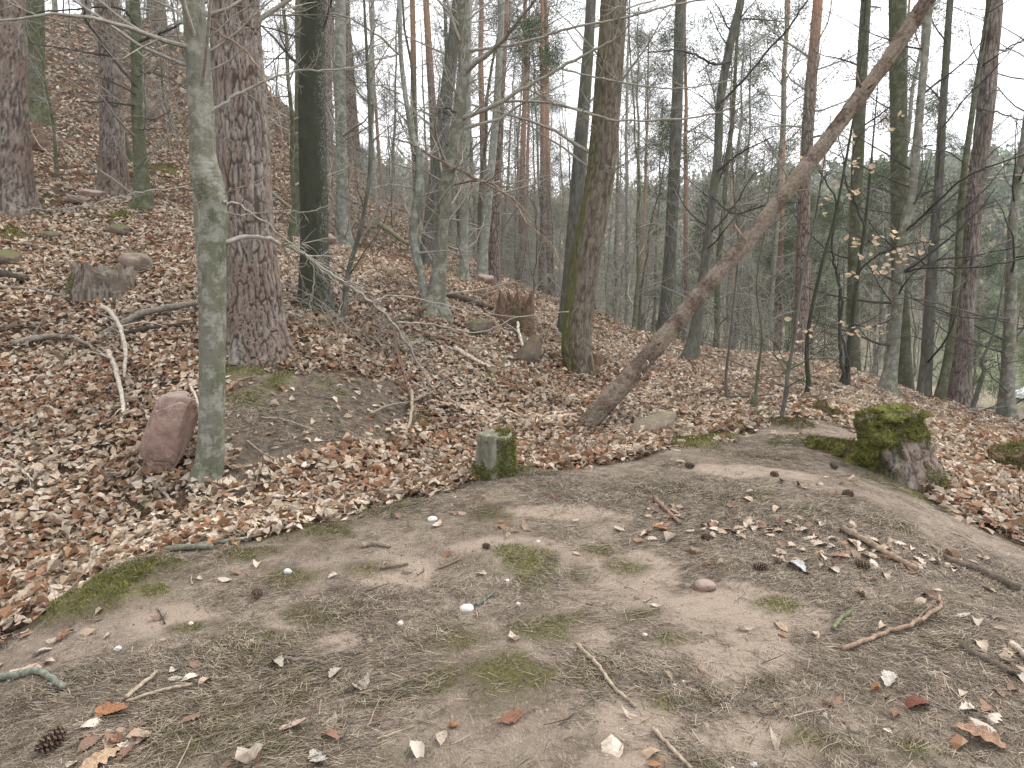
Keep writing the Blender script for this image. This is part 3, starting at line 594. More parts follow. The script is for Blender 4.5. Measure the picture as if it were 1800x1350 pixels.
T = {}
T['A'] = hero("pine_tree", "thick scaly pine cut off by the left edge of the picture", "tree", [(12, 376, 84), (10, 330, 76), (5, 150, 72), (0, 0, 70)], 11.5, 'pine', M['pine'], 100, .035, 9, .35, 6, (26, .55, .95, .8, 2.2))
T['A2'] = hero("pine_tree", "mossy-footed grey trunk on the slope just right of the leftmost pine", "tree", [(64, 214, 32), (62, 120, 28), (62, 0, 27)], 16.5, 'plain', M['beech_green'], 18, .15, 12, .5, 5, (24, .3, .95, .8, 2.0))
T['B'] = hero("pine_tree", "medium scaly grey pine standing on the left slope beside red stone", "tree", [(201, 350, 46), (198, 260, 38), (193, 120, 35), (189, 0, 32)], 13.4, 'pine', M['pine'], 72, .05, 13, .35, 5, (20, .35, .95, .6, 2.0))
T['C'] = hero("beech_tree", "slim mossy grey-green beech with bare side twigs next to left slope pine", "tree", [(252, 368, 27), (248, 300, 22), (241, 200, 17), (240, 110, 18), (237, 0, 16)], 12.4, 'beech', M['beech_green'], 24, .06, 9, .7, 4, (30, .15, .95, .6, 1.8))
T['D'] = hero("beech_tree", "young grey beech with kinked swollen trunk in front, red rock at foot", "tree", [(362, 850, 50), (371, 780, 44), (373, 620, 44), (373, 480, 45), (376, 380, 43), (372, 345, 47), (362, 312, 50), (356, 270, 41), (352, 180, 40), (346, 80, 37), (340, 0, 35)], 5.25, 'beech', M['beech'], 56, .018, 8, .42, 4, (14, .62, .97, .6, 1.6), seed=77)
T['E'] = hero("pine_tree", "massive reddish pine with deep plated bark behind the kinked young beech", "tree", [(452, 632, 112), (447, 580, 98), (442, 500, 92), (434, 400, 88), (428, 250, 84), (417, 80, 81), (412, 0, 80)], 7.5, 'pine', M['pine'], 160, .020, 11, .22, 7, (22, .6, .97, .8, 2.2))
T['F'] = hero("beech_tree", "moss-green slim trunk half hidden behind the black-barked tree", "tree", [(524, 424, 24), (526, 300, 18), (528, 150, 18), (530, 0, 16)], 13.5, 'plain', M['beech_green'], 16, .15, 11, .5, 4, (18, .3, .95, .7, 1.8))
T['G'] = hero("beech_tree", "black wet-barked trunk with white lichen flecks down one side", "tree", [(556, 550, 58), (553, 500, 50), (553, 400, 46), (549, 250, 46), (548, 120, 43), (551, 0, 38)], 9.2, 'beech', M['dark'], 48, .035, 10, .3, 5, (20, .5, .97, .7, 2.0), twig='twig_dark')
T['H'] = hero("beech_tree", "pale straight beech standing behind the black-barked trunk", "tree", [(606, 440, 27), (603, 380, 21), (599, 200, 18), (598, 0, 17)], 15.0, 'beech', M['beech_pale'], 22, .1, 12, .6, 4, (40, .08, .95, .6, 2.0))
T['I'] = hero("beech_tree", "thin wavy pale stem leaning beside the twin-footed beech", "tree", [(752, 545, 17), (744, 500, 14), (728, 430, 14), (727, 390, 14), (737, 330, 14), (738, 275, 12), (729, 250, 9), (716, 190, 8), (705, 100, 7.5), (702, 0, 7)], 10.0, 'beech', M['beech_pale'], 20, .05, 8, .2, 3, (24, .2, .97, .5, 1.5))
T['J'] = hero("beech_tree", "grey beech with long bare limbs reaching right over the hollow", "tree", [(764, 552, 42), (767, 520, 30), (772, 470, 25), (777, 400, 22), (784, 333, 21), (797, 260, 23), (808, 200, 23), (816, 110, 20), (813, 50, 20), (815, 0, 21)], 10.0, 'beech', M['beech'], 40, .04, 9, .55, 4, (40, .15, .97, .6, 2.0))
T['K'] = hero("beech_tree", "thin pale lichened trunk just right of the long-limbed beech", "tree", [(814, 492, 18), (816, 420, 13), (818, 300, 12), (822, 180, 11), (824, 0, 10)], 14.0, 'beech', M['beech_pale'], 16, .12, 10, .5, 4, (26, .1, .95, .5, 1.8))
T['N'] = hero("oak_tree", "big leaning furrowed oak in the middle, moss up its left foot", "tree", [(1021, 655, 46), (1014, 610, 53), (1016, 550, 52), (1030, 450, 51), (1052, 330, 48), (1062, 240, 47), (1071, 120, 46), (1079, 0, 44)], 10.0, 'oak', M['oak'], 104, .045, 14, .22, 6, (20, .45, .97, .8, 2.4))
T['O'] = hero("oak_tree", "darker slim trunk close behind the big leaning oak", "tree", [(996, 590, 34), (1004, 480, 28), (1017, 300, 24), (1030, 140, 20), (1039, 0, 17)], 12.0, 'plain', M['hornbeam'], 16, .12, 13, .3, 4, (18, .4, .95, .7, 2.0))
T['Q'] = hero("beech_tree", "dark slender curved tree growing on the crest behind the dead trunk", "tree", [(1210, 638, 30), (1219, 600, 22), (1229, 540, 18), (1241, 450, 14), (1251, 360, 13), (1262, 270, 14), (1266, 180, 14), (1283, 80, 14), (1300, 10, 13)], 12.6, 'beech', M['hornbeam'], 24, .08, 10, .4, 3, (22, .3, .97, .6, 1.8), twig='twig_dark')
T['U'] = hero("beech_tree", "curved grey rim beech leaning right above the mossy stump", "tree", [(1558, 694, 30), (1567, 640, 21), (1576, 550, 18), (1582, 470, 18), (1590, 400, 16), (1604, 330, 13), (1612, 250, 13), (1634, 0, 11)], 11.5, 'beech', M['beech'], 36, .06, 11, .6, 4, (26, .15, .97, .7, 2.2), twig='twig_dark')
T['V'] = hero("beech_tree", "narrow dark trunk between the curved rim beech and reddish pine", "tree", [(1622, 705, 24), (1628, 640, 20), (1638, 480, 17), (1650, 320, 14), (1658, 180, 12), (1670, 0, 10)], 12.2, 'beech', M['hornbeam'], 20, .1, 11, .4, 4, (26, .15, .97, .6, 2.0), twig='twig_dark')
T['W'] = hero("pine_tree", "tall reddish pine leaning right on the right rim", "tree", [(1683, 728, 42), (1688, 660, 34), (1698, 540, 27), (1708, 400, 27), (1731, 200, 27), (1748, 0, 25)], 12.5, 'pine', M['pine'], 80, .05, 12, .3, 5, (18, .4, .97, .6, 2.0))
T['X'] = hero("beech_tree", "thin crooked stem crossing in front of the reddish rim pine", "tree", [(1652, 706, 18), (1668, 620, 14), (1682, 500, 11), (1690, 350, 10), (1706, 220, 9), (1730, 60, 7)], 12.0, 'plain', M['beech_green'], 12, .15, 8, .3, 3, (14, .3, .97, .5, 1.6), twig='twig_dark')
T['Z'] = hero("beech_tree", "grey forking tree at the far right below the rim", "tree", [(1768, 748, 30), (1771, 660, 22), (1777, 520, 18), (1780, 400, 15), (1786, 340, 12), (1800, 240, 10)], 12.6, 'beech', M['beech'], 24, .1, 9, .5, 4, (30, .1, .97, .6, 2.2), twig='twig_dark')
T['P'] = hero("oak_tree", "straight grey-brown trunk beyond the dead trunk, right of the oak", "tree", [(1170, 575, 26), (1176, 480, 22), (1184, 330, 20), (1190, 180, 19), (1196, 0, 16)], 19.0, 'plain', M['hornbeam'], 18, .2, 19, .3, 4, (22, .35, .95, .8, 2.4))
T['R'] = hero("pine_tree", "brown straight trunk seen between dead trunk and rim saplings", "tree", [(1406, 622, 27), (1410, 480, 22), (1414, 330, 20), (1424, 170, 19), (1438, 0, 16)], 17.0, 'plain', M['pine_far'], 16, .2, 19, .3, 4, (22, .35, .95, .8, 2.4))
T['S'] = hero("beech_tree", "grey trunk directly behind the cluster of withered tan leaves", "tree", [(1500, 655, 24), (1500, 520, 21), (1506, 330, 20), (1514, 150, 18), (1522, 0, 16)], 15.0, 'plain', M['beech_green'], 16, .2, 13, .3, 4, (24, .2, .95, .7, 2.2), twig='twig_dark')
T['L'] = hero("beech_tree", "smooth light grey trunk above orange soil left of the oak", "tree", [(847, 498, 22), (850, 440, 17), (858, 350, 15), (872, 200, 12), (880, 60, 10)], 17.0, 'beech', M['beech_pale'], 16, .2, 13, .4, 4, (22, .2, .95, .6, 2.0))
T['M'] = hero("pine_tree", "purplish pine trunk turning orange above, left of the oak", "tree", [(868, 520, 24), (869, 400, 20), (874, 250, 20), (881, 100, 18), (886, 0, 16)], 18.0, 'plain', M['pine_far'], 18, .2, 20, .3, 4, (16, .45, .95, .8, 2.2))
T['J2'] = hero("oak_tree", "brown leaning trunk behind the upper part of long-limbed beech", "tree", [(742, 500, 26), (758, 380, 24), (776, 240, 24), (793, 100, 22), (806, 0, 20)], 15.5, 'plain', M['hornbeam'], 16, .2, 14, .3, 4, (18, .35, .95, .8, 2.0))
T['Y'] = hero("beech_tree", "thick moss-brown trunk right behind the curved rim beech", "tree", [(1592, 722, 32), (1587, 620, 27), (1581, 450, 26), (1580, 250, 26), (1578, 0, 28)], 13.4, 'plain', M['beech_green'], 20, .15, 13, .3, 4, (16, .3, .95, .6, 1.8), twig='twig_dark')
T['G2'] = hero("sapling", "thin dark crooked stem rising right of the black-barked trunk", "sapling", [(606, 545, 11), (612, 480, 9), (634, 400, 7), (650, 300, 6), (649, 180, 6), (643, 60, 5), (640, 0, 4)], 9.0, 'plain', M['hornbeam'], 8, .1, 5, .2, 3, (24, .15, .95, .4, 1.4), twig='twig_dark')
T['D2'] = hero("sapling", "pale thin stem pressed against the kinked young beech", "sapling", [(356, 560, 9), (352, 480, 9), (346, 400, 9), (343, 335, 8)], 5.5, 'plain', M['beech_pale'], 10, .05, 1.7, .2, 3)

# ---- limbs that can be followed in the photograph
D = T['D']
limb(D, [(392, 425), (450, 416), (520, 440), (590, 487), (650, 530), (700, 580), (735, 640), (765, 690)], 5.25, 6.6, 9, 3, 'twig', "long grey limb drooping to the bank", (22, 6))
limb(D, [(655, 531), (690, 519), (770, 533), (830, 548), (905, 556)], 6.0, 6.3, 3.5, 1.5, 'twig', None, (8, 4))
limb(D, [(700, 566), (760, 570), (840, 585), (905, 560), (1000, 548)], 6.1, 6.4, 3.5, 1.5, 'twig', None, (8, 4))
limb(D, [(545, 452), (552, 490), (545, 540), (560, 570)], 5.7, 5.8, 3, 1.2, 'twig', None, (10, 5))
limb(D, [(590, 487), (600, 530), (590, 580), (610, 610)], 5.9, 6.0, 3, 1.2, 'twig', None, (10, 5))
limb(D, [(392, 355), (420, 360), (470, 395), (540, 450), (600, 505)], 5.2, 5.5, 5, 1.5, 'twig', None, (10, 4))
limb(D, [(392, 372), (430, 378), (480, 372), (540, 372), (590, 355)], 5.2, 5.5, 2.6, 1.2, 'twig', None, (6, 3))
limb(D, [(372, 195), (420, 165), (465, 143), (525, 125), (600, 122), (660, 105)], 5.25, 5.6, 6, 2, 'twig', None, (12, 4))
limb(D, [(368, 48), (420, 80), (460, 130), (485, 190), (496, 245), (490, 285), (465, 312), (420, 330), (380, 345), (330, 365)], 5.3, 5.0, 3.6, 1.6, 'dead', "looping tan brown dead shoot", (4, 2))
limb(D, [(352, 330), (290, 332), (230, 340), (150, 362), (60, 368), (20, 360)], 5.2, 5.0, 3, 1.2, 'twig', None, (8, 3))
limb(D, [(275, 60), (285, 90), (298, 150), (315, 195), (335, 215)], 5.4, 5.3, 2.6, 1.6, 'dead', None, None)
C_ = T['C']
for p, a, b in (([(238, 150), (200, 105), (165, 55), (148, 30), (152, 0)], 5, 3), ([(236, 40), (220, 18), (190, 12), (140, 15), (45, 25)], 5, 2), ([(192, 98), (130, 88), (50, 75)], 4, 1.6), ([(236, 185), (190, 180), (140, 178)], 4, 2),
                ([(238, 165), (200, 145), (170, 135)], 3, 1.5), ([(246, 72), (290, 55), (325, 38)], 5, 4), ([(246, 125), (290, 135), (330, 158)], 3, 1.5), ([(246, 205), (270, 210), (300, 195)], 2.5, 1.2), ([(246, 228), (285, 226)], 2.5, 1.2)):
    limb(C_, p, 12.3, 11.8, a, b, 'twig_dark', None, (5, 3))
J = T['J']
for p, a, b, lab, m in (([(814, 130), (870, 85), (905, 45), (945, -6)], 9, 5, "thick limb rising to the top", 'twig'), ([(800, 212), (860, 190), (930, 150), (985, 120), (1040, 90), (1080, 70), (1108, 42)], 8, 2.5, "long limb crossing in front of the oak", 'twig'),
                     ([(985, 120), (1050, 137), (1130, 150), (1200, 155), (1290, 140)], 3.5, 2, None, 'twig'), ([(880, 178), (960, 180), (1040, 200), (1090, 212), (1200, 208), (1270, 195), (1300, 180)], 4.5, 2.5, None, 'twig'),
                     ([(822, 90), (920, 75), (1000, 50), (1080, 35), (1180, 10), (1260, -5)], 5, 3, None, 'twig'), ([(795, 325), (850, 318), (900, 350), (930, 395), (970, 430), (990, 475)], 4, 2, "reddish dead shoot", 'dead'),
                     ([(806, 200), (780, 190), (776, 215), (786, 255)], 4, 3, None, 'twig_dark'), ([(790, 290), (850, 320), (880, 300), (930, 290)], 3, 1.5, None, 'dead'), ([(790, 240), (860, 170), (900, 100), (930, 30)], 3, 1.5, None, 'twig')):
    limb(J, p, 10.0, 8.6, a, b, m, lab, (9, 4))
I_ = T['I']
for p, a, b, m in (([(735, 258), (700, 245), (670, 240)], 3, 1.5, 'dead'), ([(738, 262), (790, 290), (850, 320), (905, 352), (940, 390)], 4.5, 2, 'dead'), ([(705, 95), (660, 105), (600, 120), (560, 60)], 4, 2, 'twig'), ([(705, 98), (660, 60), (610, 30), (560, 20)], 4, 2, 'twig'), ([(703, 165), (660, 150), (610, 155)], 3, 1.2, 'twig'), ([(728, 330), (690, 325), (655, 330)], 3, 1.2, 'twig')):
    limb(I_, p, 10.0, 9.2, a, b, m, None, (7, 3))
for p, a, b in (([(1262, 185), (1298, 150), (1345, 95), (1385, 50), (1420, 0)], 5, 3), ([(1285, 108), (1255, 113), (1230, 100), (1190, 88), (1140, 92)], 5, 2.5), ([(1262, 300), (1300, 270), (1360, 240)], 4, 2), ([(1252, 345), (1290, 375), (1350, 360), (1400, 355)], 4, 2)):
    limb(T['Q'], p, 12.5, 11.5, a, b, 'twig_dark', None, (8, 4))
for o, Y0, Y1, ps in ((T['U'], 11.5, 9.5, [([(1588, 410), (1640, 362), (1700, 310), (1800, 272)], 6, 3), ([(1590, 478), (1640, 470), (1720, 470), (1810, 452)], 5, 3), ([(1586, 500), (1540, 480), (1490, 500), (1440, 520)], 3.5, 1.5), ([(1590, 520), (1640, 540), (1690, 556), (1750, 560)], 4, 2.5), ([(1572, 440), (1520, 420), (1470, 400), (1420, 410)], 3.5, 1.5), ([(1576, 300), (1540, 330), (1490, 345)], 3, 1.5)]),
                      (T['Z'], 12.5, 9.0, [([(1774, 560), (1740, 558), (1690, 545), (1620, 528), (1540, 520)], 5, 2), ([(1782, 420), (1740, 440), (1690, 500), (1640, 520)], 4, 2), ([(1770, 640), (1720, 630), (1690, 640)], 3, 1.5), ([(1772, 690), (1730, 650), (1700, 640)], 3, 1.5), ([(1768, 715), (1730, 720), (1705, 726)], 4, 2)]),
                      (T['W'], 12.5, 10.0, [([(1715, 190), (1760, 200), (1810, 218)], 4, 2.5), ([(1712, 300), (1670, 270), (1620, 260), (1560, 230)], 3, 1.5), ([(1720, 120), (1780, 80), (1820, 60)], 3, 1.5)]),
                      (T['V'], 12.2, 10.5, [([(1645, 330), (1600, 350), (1550, 330), (1500, 300)], 3.5, 1.5), ([(1652, 230), (1700, 170), (1750, 120), (1800, 60)], 3.5, 1.5), ([(1636, 560), (1690, 600), (1760, 610)], 3, 1.5), ([(1634, 600), (1590, 590), (1540, 610)], 3, 1.5)])):
    for p, a, b in ps: limb(o, p, Y0, Y1, a * .8, b * .8, 'twig_dark', None, (10, 5))

# ---- the dead trunk that leans across the hollow
def m_deadtrunk():
    t = NT("dead_pine_half_bare"); c = t.coord((1, 1, 1)); al = t.coord((1, .6, 1)); n = t.noise(al, 6, 5, .65); n2 = t.noise(c, 38, 5, .7); n3 = t.noise(c, 2.2, 3, .6)
    bare = t.mix(t.ramp(n2, .3, .7), (.17, .135, .10), (.32, .265, .205)); bark = t.mix(t.ramp(n2, .35, .65), (.075, .055, .042), (.20, .148, .113)); col = t.mix(t.ramp(t.math('ADD', t.math('MULTIPLY', n, .7), t.math('MULTIPLY', n3, .5)), .54, .64), bark, bare)
    t.bump(t.math('ADD', n2, n), .03, .9); return t.col(col)
M['deadtrunk'] = m_deadtrunk()
def dead_trunk():
    pts = [(1028, 750, 33), (1060, 714, 33), (1110, 660, 31), (1168, 592, 28), (1235, 512, 25), (1300, 440, 24), (1372, 350, 23), (1428, 280, 23), (1480, 212, 22), (1530, 146, 22), (1588, 65, 22), (1636, -10, 22)]
    P, r = trace(pts, 7.2, 6.4); d = P[-1] - P[-2]; base = P[0].copy(); ext = [P[-1] + d * f for f in (2, 4.5, 7)]; er = [r[-1] * f for f in (.9, .75, .55)]
    P = np.concatenate([[P[0] - (P[1] - P[0]) * .35], P, ext]) - base; r = np.concatenate([[r[0]], r, er])
    o = empty("dead_tree_trunk", base, "barkless dead pine trunk leaning diagonally across from hollow to upper right", "dead tree"); n = 260; k = 40
    fp = spline(P, n); fr = np.interp(np.linspace(0, len(r) - 1, n), np.arange(len(r)), r); s = np.linspace(0, 8, n)
    T_ = norm(np.gradient(fp, axis=0)); A = norm(np.cross(np.tile([0., 1, 0], (n, 1)), T_)); B = np.cross(T_, A); th = np.arange(k) * 2 * math.pi / k; TH, S = np.meshgrid(th, s)
    nz = np.stack([np.cos(TH) * 1.5, np.sin(TH) * 1.5, S * 2.2], -1); Rm = fr[:, None] * (1 + .05 * fbm(nz, 3)) ; nz2 = np.stack([np.cos(TH) * 6, np.sin(TH) * 6, S * 3], -1); Rm = Rm + .006 * fbm(nz2, 3) + .007 * sstep(.05, .2, fbm(nz * 1.7 + 9, 3)) * (1 + .5 * noise3(nz2 * 3))
    for w_ in (2.0, 3.3, 4.1, 5.2, 6.4): Rm = Rm * (1 + .10 * np.exp(-((S - w_) / .06) ** 2))          # whorls of old knots
    V = fp[:, None] + Rm[..., None] * (np.cos(TH)[..., None] * A[:, None] + np.sin(TH)[..., None] * B[:, None]); i = np.arange(n - 1)[:, None] * k; j = np.arange(k)[None]; j2 = (j + 1) % k
    q = np.stack([i + j, i + j2, i + k + j2, i + k + j], -1).reshape(-1, 4); mb = MB(); mb.add(V.reshape(-1, 3), None, q); nv = mb.n
    mb.add([fp[0]], [(0, 0, 0)][:0]); mb.f3.append(np.array([(nv, (jj + 1) % k, jj) for jj in range(k)])); mb.build("trunk", M['deadtrunk'], o)
    for w_ in (2.0, 2.05, 3.3, 3.35, 4.1, 5.2, 5.25, 6.4, 1.2, 2.7):                                      # short broken stubs
        i = int(w_ / 8 * n); a = rng.uniform(0, 6.28); dr = np.cos(a) * A[i] + np.sin(a) * B[i]; L = rng.uniform(.05, .14); st = MB()
        Pp = (fp[i] + dr * fr[i] * .8)[None] + (dr + T_[i] * .35)[None] * np.linspace(0, L + .03, 4)[:, None]; tubes(st, Pp[None], np.array([[.016, .013, .011, .007]]), 6, None, True); st.build("branch_stub", M['dead'], o)
    for u, v, w_ in ((1137, 633, 8), (1126, 655, 10)):                                                  # two pale curls of torn bark
        st = MB(); p = at(u, v, 6.85) - base; t = np.linspace(0, 1, 6); Pp = p + np.stack([.012 * np.sin(t * 3), -.01 * np.ones(6) - .02 * np.sin(t * 3), -.05 * t], -1); tubes(st, Pp[None], np.full((1, 6), .004), 5, None, True); b = st.build("bark_curl", M['quartz'], o); b["label"] = "pale curl of torn bark"
dead_trunk()

# ------------------------------------------------------------------ the wood around: prototypes, then one object tree per tree
def simple_trunk(H, r0, bend, k=9, n=14, top=.18):
    z = np.linspace(0, H, n); a = rng.uniform(0, 6.28); ph = rng.uniform(0, 6.28)
    x = bend * np.sin(z / H * 3.0 + ph) - bend * math.sin(ph); P = np.stack([x * math.cos(a) + .03 * rng.normal(0, 1, n), x * math.sin(a) + .03 * rng.normal(0, 1, n), z], -1); P[0, :2] = 0
    rr = r0 * (1 - (1 - top) * (z / H) ** .85); P = np.concatenate([[[0, 0, -.5]], P]); rr = np.concatenate([[r0 * 1.45], [r0 * 1.25], rr[1:]]); return P, rr
def needle_clumps(mb, C, per, L, w, base=(.075, .105, .048)):
    N = len(C); c = np.repeat(C, per, 0); d = norm(rng.normal(0, 1, (N * per, 3)) + np.array([0, 0, .25])); s = norm(np.cross(d, rng.normal(0, 1, d.shape))); l = L * rng.uniform(.5, 1.2, (N * per, 1)); c = c + rng.normal(0, L * .7, c.shape)
    V = np.stack([c - s * w, c + s * w, c + d * l], 1).reshape(-1, 3); tone = np.repeat(rng.uniform(.6, 1.35, (N, 1)), per, 0) * rng.uniform(.8, 1.2, (N * per, 1)); col = np.array(base)[None] * tone; col[:, 0] *= np.repeat(rng.uniform(.8, 1.3, N), per)
    mb.add(V, np.arange(len(V)).reshape(-1, 3), None, np.repeat(col, 3, 0))
def make_pine(H, r0, lo, green=1.0):
    o = empty("pine_tree", (0, 0, -500)); P, rr = simple_trunk(H, r0, .25); mb = MB(); tubes(mb, P[None], rr[None], 10, (.5, 0, 0)); mb.build("trunk", M['pine_far'], o)
    g = MB(); bc = (.13, .115, .095); s, d, L, r = path_branches(P, rr, 16, .25, lo, .4, 1.5, (-.2, .3), .16); A, B = grow(s, d, L, r, 5, .12, -.02); tubes(g, A, np.maximum(B, .006), 3, bc)
    nb = int(38 * green); s, d, L, r = path_branches(P, rr, nb, lo, .99, .9, 2.6, (.1, .7), .3); A, B = grow(s, d, L, r, 6, .14, .05); tubes(g, A, np.maximum(B, .008), 4, bc); s, d, L, r = offshoots(A, B, 5, .3, 1, .7, .4, .6); A1, B1 = grow(s, d, L, r, 4, .15, .06); tubes(g, A1, np.maximum(B1, .006), 3, bc)
    C = np.concatenate([A[:, -1], A1[:, -1], A1[:, -2], A[:, -2]]); needle_clumps(g, np.repeat(C, 2, 0) + rng.normal(0, .16, (len(C) * 2, 3)), 15, .30, .011); g.build("crown", M['foliage'], o); return o
def make_spruce(H, r0):
    o = empty("spruce_tree", (0, 0, -500)); P, rr = simple_trunk(H, r0, .08); mb = MB(); tubes(mb, P[None], rr[None], 8, (.5, 0, 0)); mb.build("trunk", M['hornbeam'], o)
    nb = 90; t = rng.uniform(.16, .99, nb); z = t * H; a = rng.uniform(0, 6.28, nb); L = (1 - t) ** .8 * H * .17 * rng.uniform(.6, 1.15, nb) + .15; s = np.stack([np.zeros(nb), np.zeros(nb), z], -1) + P[np.minimum((t * 14).astype(int), 13)] * np.array([1, 1, 0]); d = np.stack([np.cos(a), np.sin(a), np.full(nb, -.15)], -1)
    g = MB(); A, B = grow(s, d, L, np.full(nb, .012), 6, .06, .03); tubes(g, A, B, 3, (.13, .115, .095)); C = np.concatenate([A[:, i] for i in (1, 2, 3, 4, 5)]); C = np.repeat(C, 2, 0) + rng.normal(0, .12, (len(C) * 2, 3)); needle_clumps(g, C, 9, .22, .014, (.062, .092, .04)); g.build("crown", M['foliage'], o); return o
def make_beech(H, r0, mat, tw, lo=.14, nb=46, lmax=3.0, rmin=.0045, name="beech_tree", bend=.3):
    o = empty(name, (0, 0, -500)); P, rr = simple_trunk(H, r0, bend); mb = MB(); tubes(mb, P[None], rr[None], 10 if r0 > .06 else 6); mb.build("trunk", M[mat], o)
    c = MB(); s, d, L, r = path_branches(P, rr, nb, lo, .98, lmax * .35, lmax, (.15, 1.0), .4); twiggy(c, s, d, L, r, 4, (6, 4), .04, .13, None, rmin, 6); c.build("crown", M[tw], o); return o
PROTO = dict(
    pine=[make_pine(22, .20, .52), make_pine(19, .16, .48, .8), make_pine(24, .23, .56, 1.1)], young=[make_pine(13, .10, .30, 1.1), make_pine(10, .08, .25, .9)], spruce=[make_spruce(15, .12), make_spruce(10, .08)],
    beech=[make_beech(16, .13, 'beech', 'twig'), make_beech(14, .10, 'beech_pale', 'twig'), make_beech(17, .14, 'beech', 'twig'), make_beech(13, .085, 'beech_green', 'twig', .1, 52)],
    sapling=[make_beech(6.5, .035, 'hornbeam', 'twig', .12, 26, 1.6, .0035, "sapling", .35), make_beech(5, .026, 'beech', 'twig', .1, 24, 1.4, .0032, "sapling", .3), make_beech(8, .045, 'beech_green', 'twig', .12, 30, 1.9, .0038, "sapling", .35), make_beech(3.2, .016, 'hornbeam', 'twig', .08, 20, 1.0, .003, "sapling", .2)])
_taken = [np.array(o["_base"])[:2] for o in T.values()]
_first = set()
def plant(kind, i, x, y, label, cat, group, sc=1.0, tilt=.03, mind=.6):
    global _taken
    p = np.array([x, y])
    if mind and min(np.hypot(*(p - q)) for q in _taken) < mind: return None
    _taken.append(p); src = PROTO[kind][i % len(PROTO[kind])]
    if id(src) in _first: o = copy_tree(src)
    else: o = src; _first.add(id(src))
    o.location = (x, y, float(height(np.array([x]), np.array([y]))[0])); o.rotation_euler = (rng.normal(0, tilt), rng.normal(0, tilt), rng.uniform(0, 6.28)); s = sc * rng.uniform(.85, 1.15); o.scale = (s, s, s)
    PLANTED.append((o, kind, x, y, group)); return tag(o, label, cat, group)
PLANTED = []
def ux(u, Y): return (u - 900) / FPX * Y * 1.005
# trees of the middle distance that can be told apart
for kind, i, u, Y, sc, lab in (
    ('beech', 1, 285, 19, .9, "thin pale trunk on the left slope behind the slim mossy beech"), ('pine', 0, 740, 30, 1., "orange-stemmed pine standing high behind the wavy pale stem"), ('pine', 1, 952, 27, 1., "orange-topped pine between long-limbed beech and the oak"),
    ('pine', 2, 912, 34, .9, "slender pine with a split orange stem left of the oak"), ('pine', 1, 1205, 33, 1., "reddish pine showing low beyond the dead trunk"), ('pine', 0, 1365, 30, 1., "light orange pine stem rising left of the brown straight trunk"),
    ('beech', 3, 1256, 17, 1.1, "brown trunk right behind the dark curved crest tree"), ('beech', 1, 665, 22, 1., "slim pale trunk deep between black-barked tree and wavy stem"), ('beech', 0, 840, 26, 1., "grey slim trunk far behind the smooth light grey one"), ('pine', 2, 630, 28, 1.1, "pinkish pine trunk up the slope right of the pale beech"),
    ('spruce', 0, 1145, 42, 1.2, "dense green spruce filling the gap right of the oak"), ('spruce', 1, 1230, 46, 1.5, "broad green spruce behind the dark curved crest tree"), ('young', 0, 1330, 44, 1.3, "bushy young pine against the bright sky at right"), ('pine', 0, 1290, 38, .8, "lacy green-crowned pine right of the dark curved crest tree"), ('pine', 2, 1120, 40, .75, "green-crowned pine seen right beside the leaning oak"), ('young', 1, 1480, 40, 1.2, "small green pine left of the curved rim beech"), ('spruce', 0, 1010, 60, 1.2, "distant green spruce just left of the oak trunk"),
    ('beech', 2, 1530, 21, 1., "dark trunk below the rim left of the curved rim beech"), ('beech', 0, 1345, 22, 1., "grey slim trunk rising beyond the crest saplings"), ('beech', 1, 1100, 24, 1., "thin pale trunk in the wood right beside the oak")):
    plant(kind, i, ux(u, Y), Y, lab, "tree", None, sc, .02, .25)
def fill(n, xr, yr, kinds, lab, cat, group, mind=1.1, sc=(1, 1), keep=None, tilt=.035):
    done = 0; tries = 0
    while done < n and tries < n * 12:
        tries += 1; y = yr[0] + (yr[1] - yr[0]) * rng.random() ** .8; x = rng.uniform(xr[0], xr[1]) if not callable(xr) else xr(y)
        if abs(x) > .86 * y + 2: continue
        if keep is not None and not keep(x, y): continue
        k = kinds[int(rng.integers(0, len(kinds)))]
        if plant(k, int(rng.integers(0, 9)), x, y, lab[k] if isinstance(lab, dict) else lab, cat, group, rng.uniform(*sc), tilt, mind): done += 1
hill = {'beech': "slim bare grey tree in the wood up the left slope", 'pine': "tall straight pine in the wood up the left slope"}
fill(46, (-26, -4), (19, 52), ['beech', 'beech', 'pine'], hill, "tree", "bare trees up the left slope", 1.3, (.85, 1.15), lambda x, y: x < -3 - .02 * y and x > -.72 * y)
mid = {'beech': "slim bare tree in the crowded wood beyond the hollow", 'pine': "tall pine in the crowded wood beyond the hollow", 'young': "green young pine in the crowded wood beyond the hollow", 'spruce': "green spruce in the crowded wood beyond the hollow"}
fill(42, (-4, 10), (23, 62), ['beech', 'beech', 'pine', 'beech', 'beech'], mid, "tree", "crowded trees beyond the hollow", 1.3, (.8, 1.1))
rgt = {'beech': "slim bare tree on the slope falling to the valley", 'pine': "tall pine on the slope falling to the valley", 'young': "green young pine on the slope falling to the valley"}
fill(32, lambda y: rng.uniform(.16, .76) * y, (22, 64), ['beech', 'beech', 'young', 'beech', 'pine'], rgt, "tree", "trees on the slope falling to the valley", 1.5, (.7, 1.0))
vly = {'beech': "small bare tree at the distant edge of the wood", 'spruce': "small green spruce at the distant edge of the wood", 'young': "small green pine at the distant edge of the wood"}
fill(56, lambda y: rng.uniform(-.28, .5) * y, (62, 125), ['beech', 'beech', 'beech', 'young'], vly, "tree", "trees at the distant edge of the wood", 2.0, (.9, 1.2), lambda x, y: x < .42 * y)
fill(85, lambda y: rng.uniform(-.12, .62) * y, (15, 42), ['sapling'], "thin bare sapling in the undergrowth beyond the crest", "sapling", "thin saplings beyond the crest", .5, (.8, 1.3), None, .07)
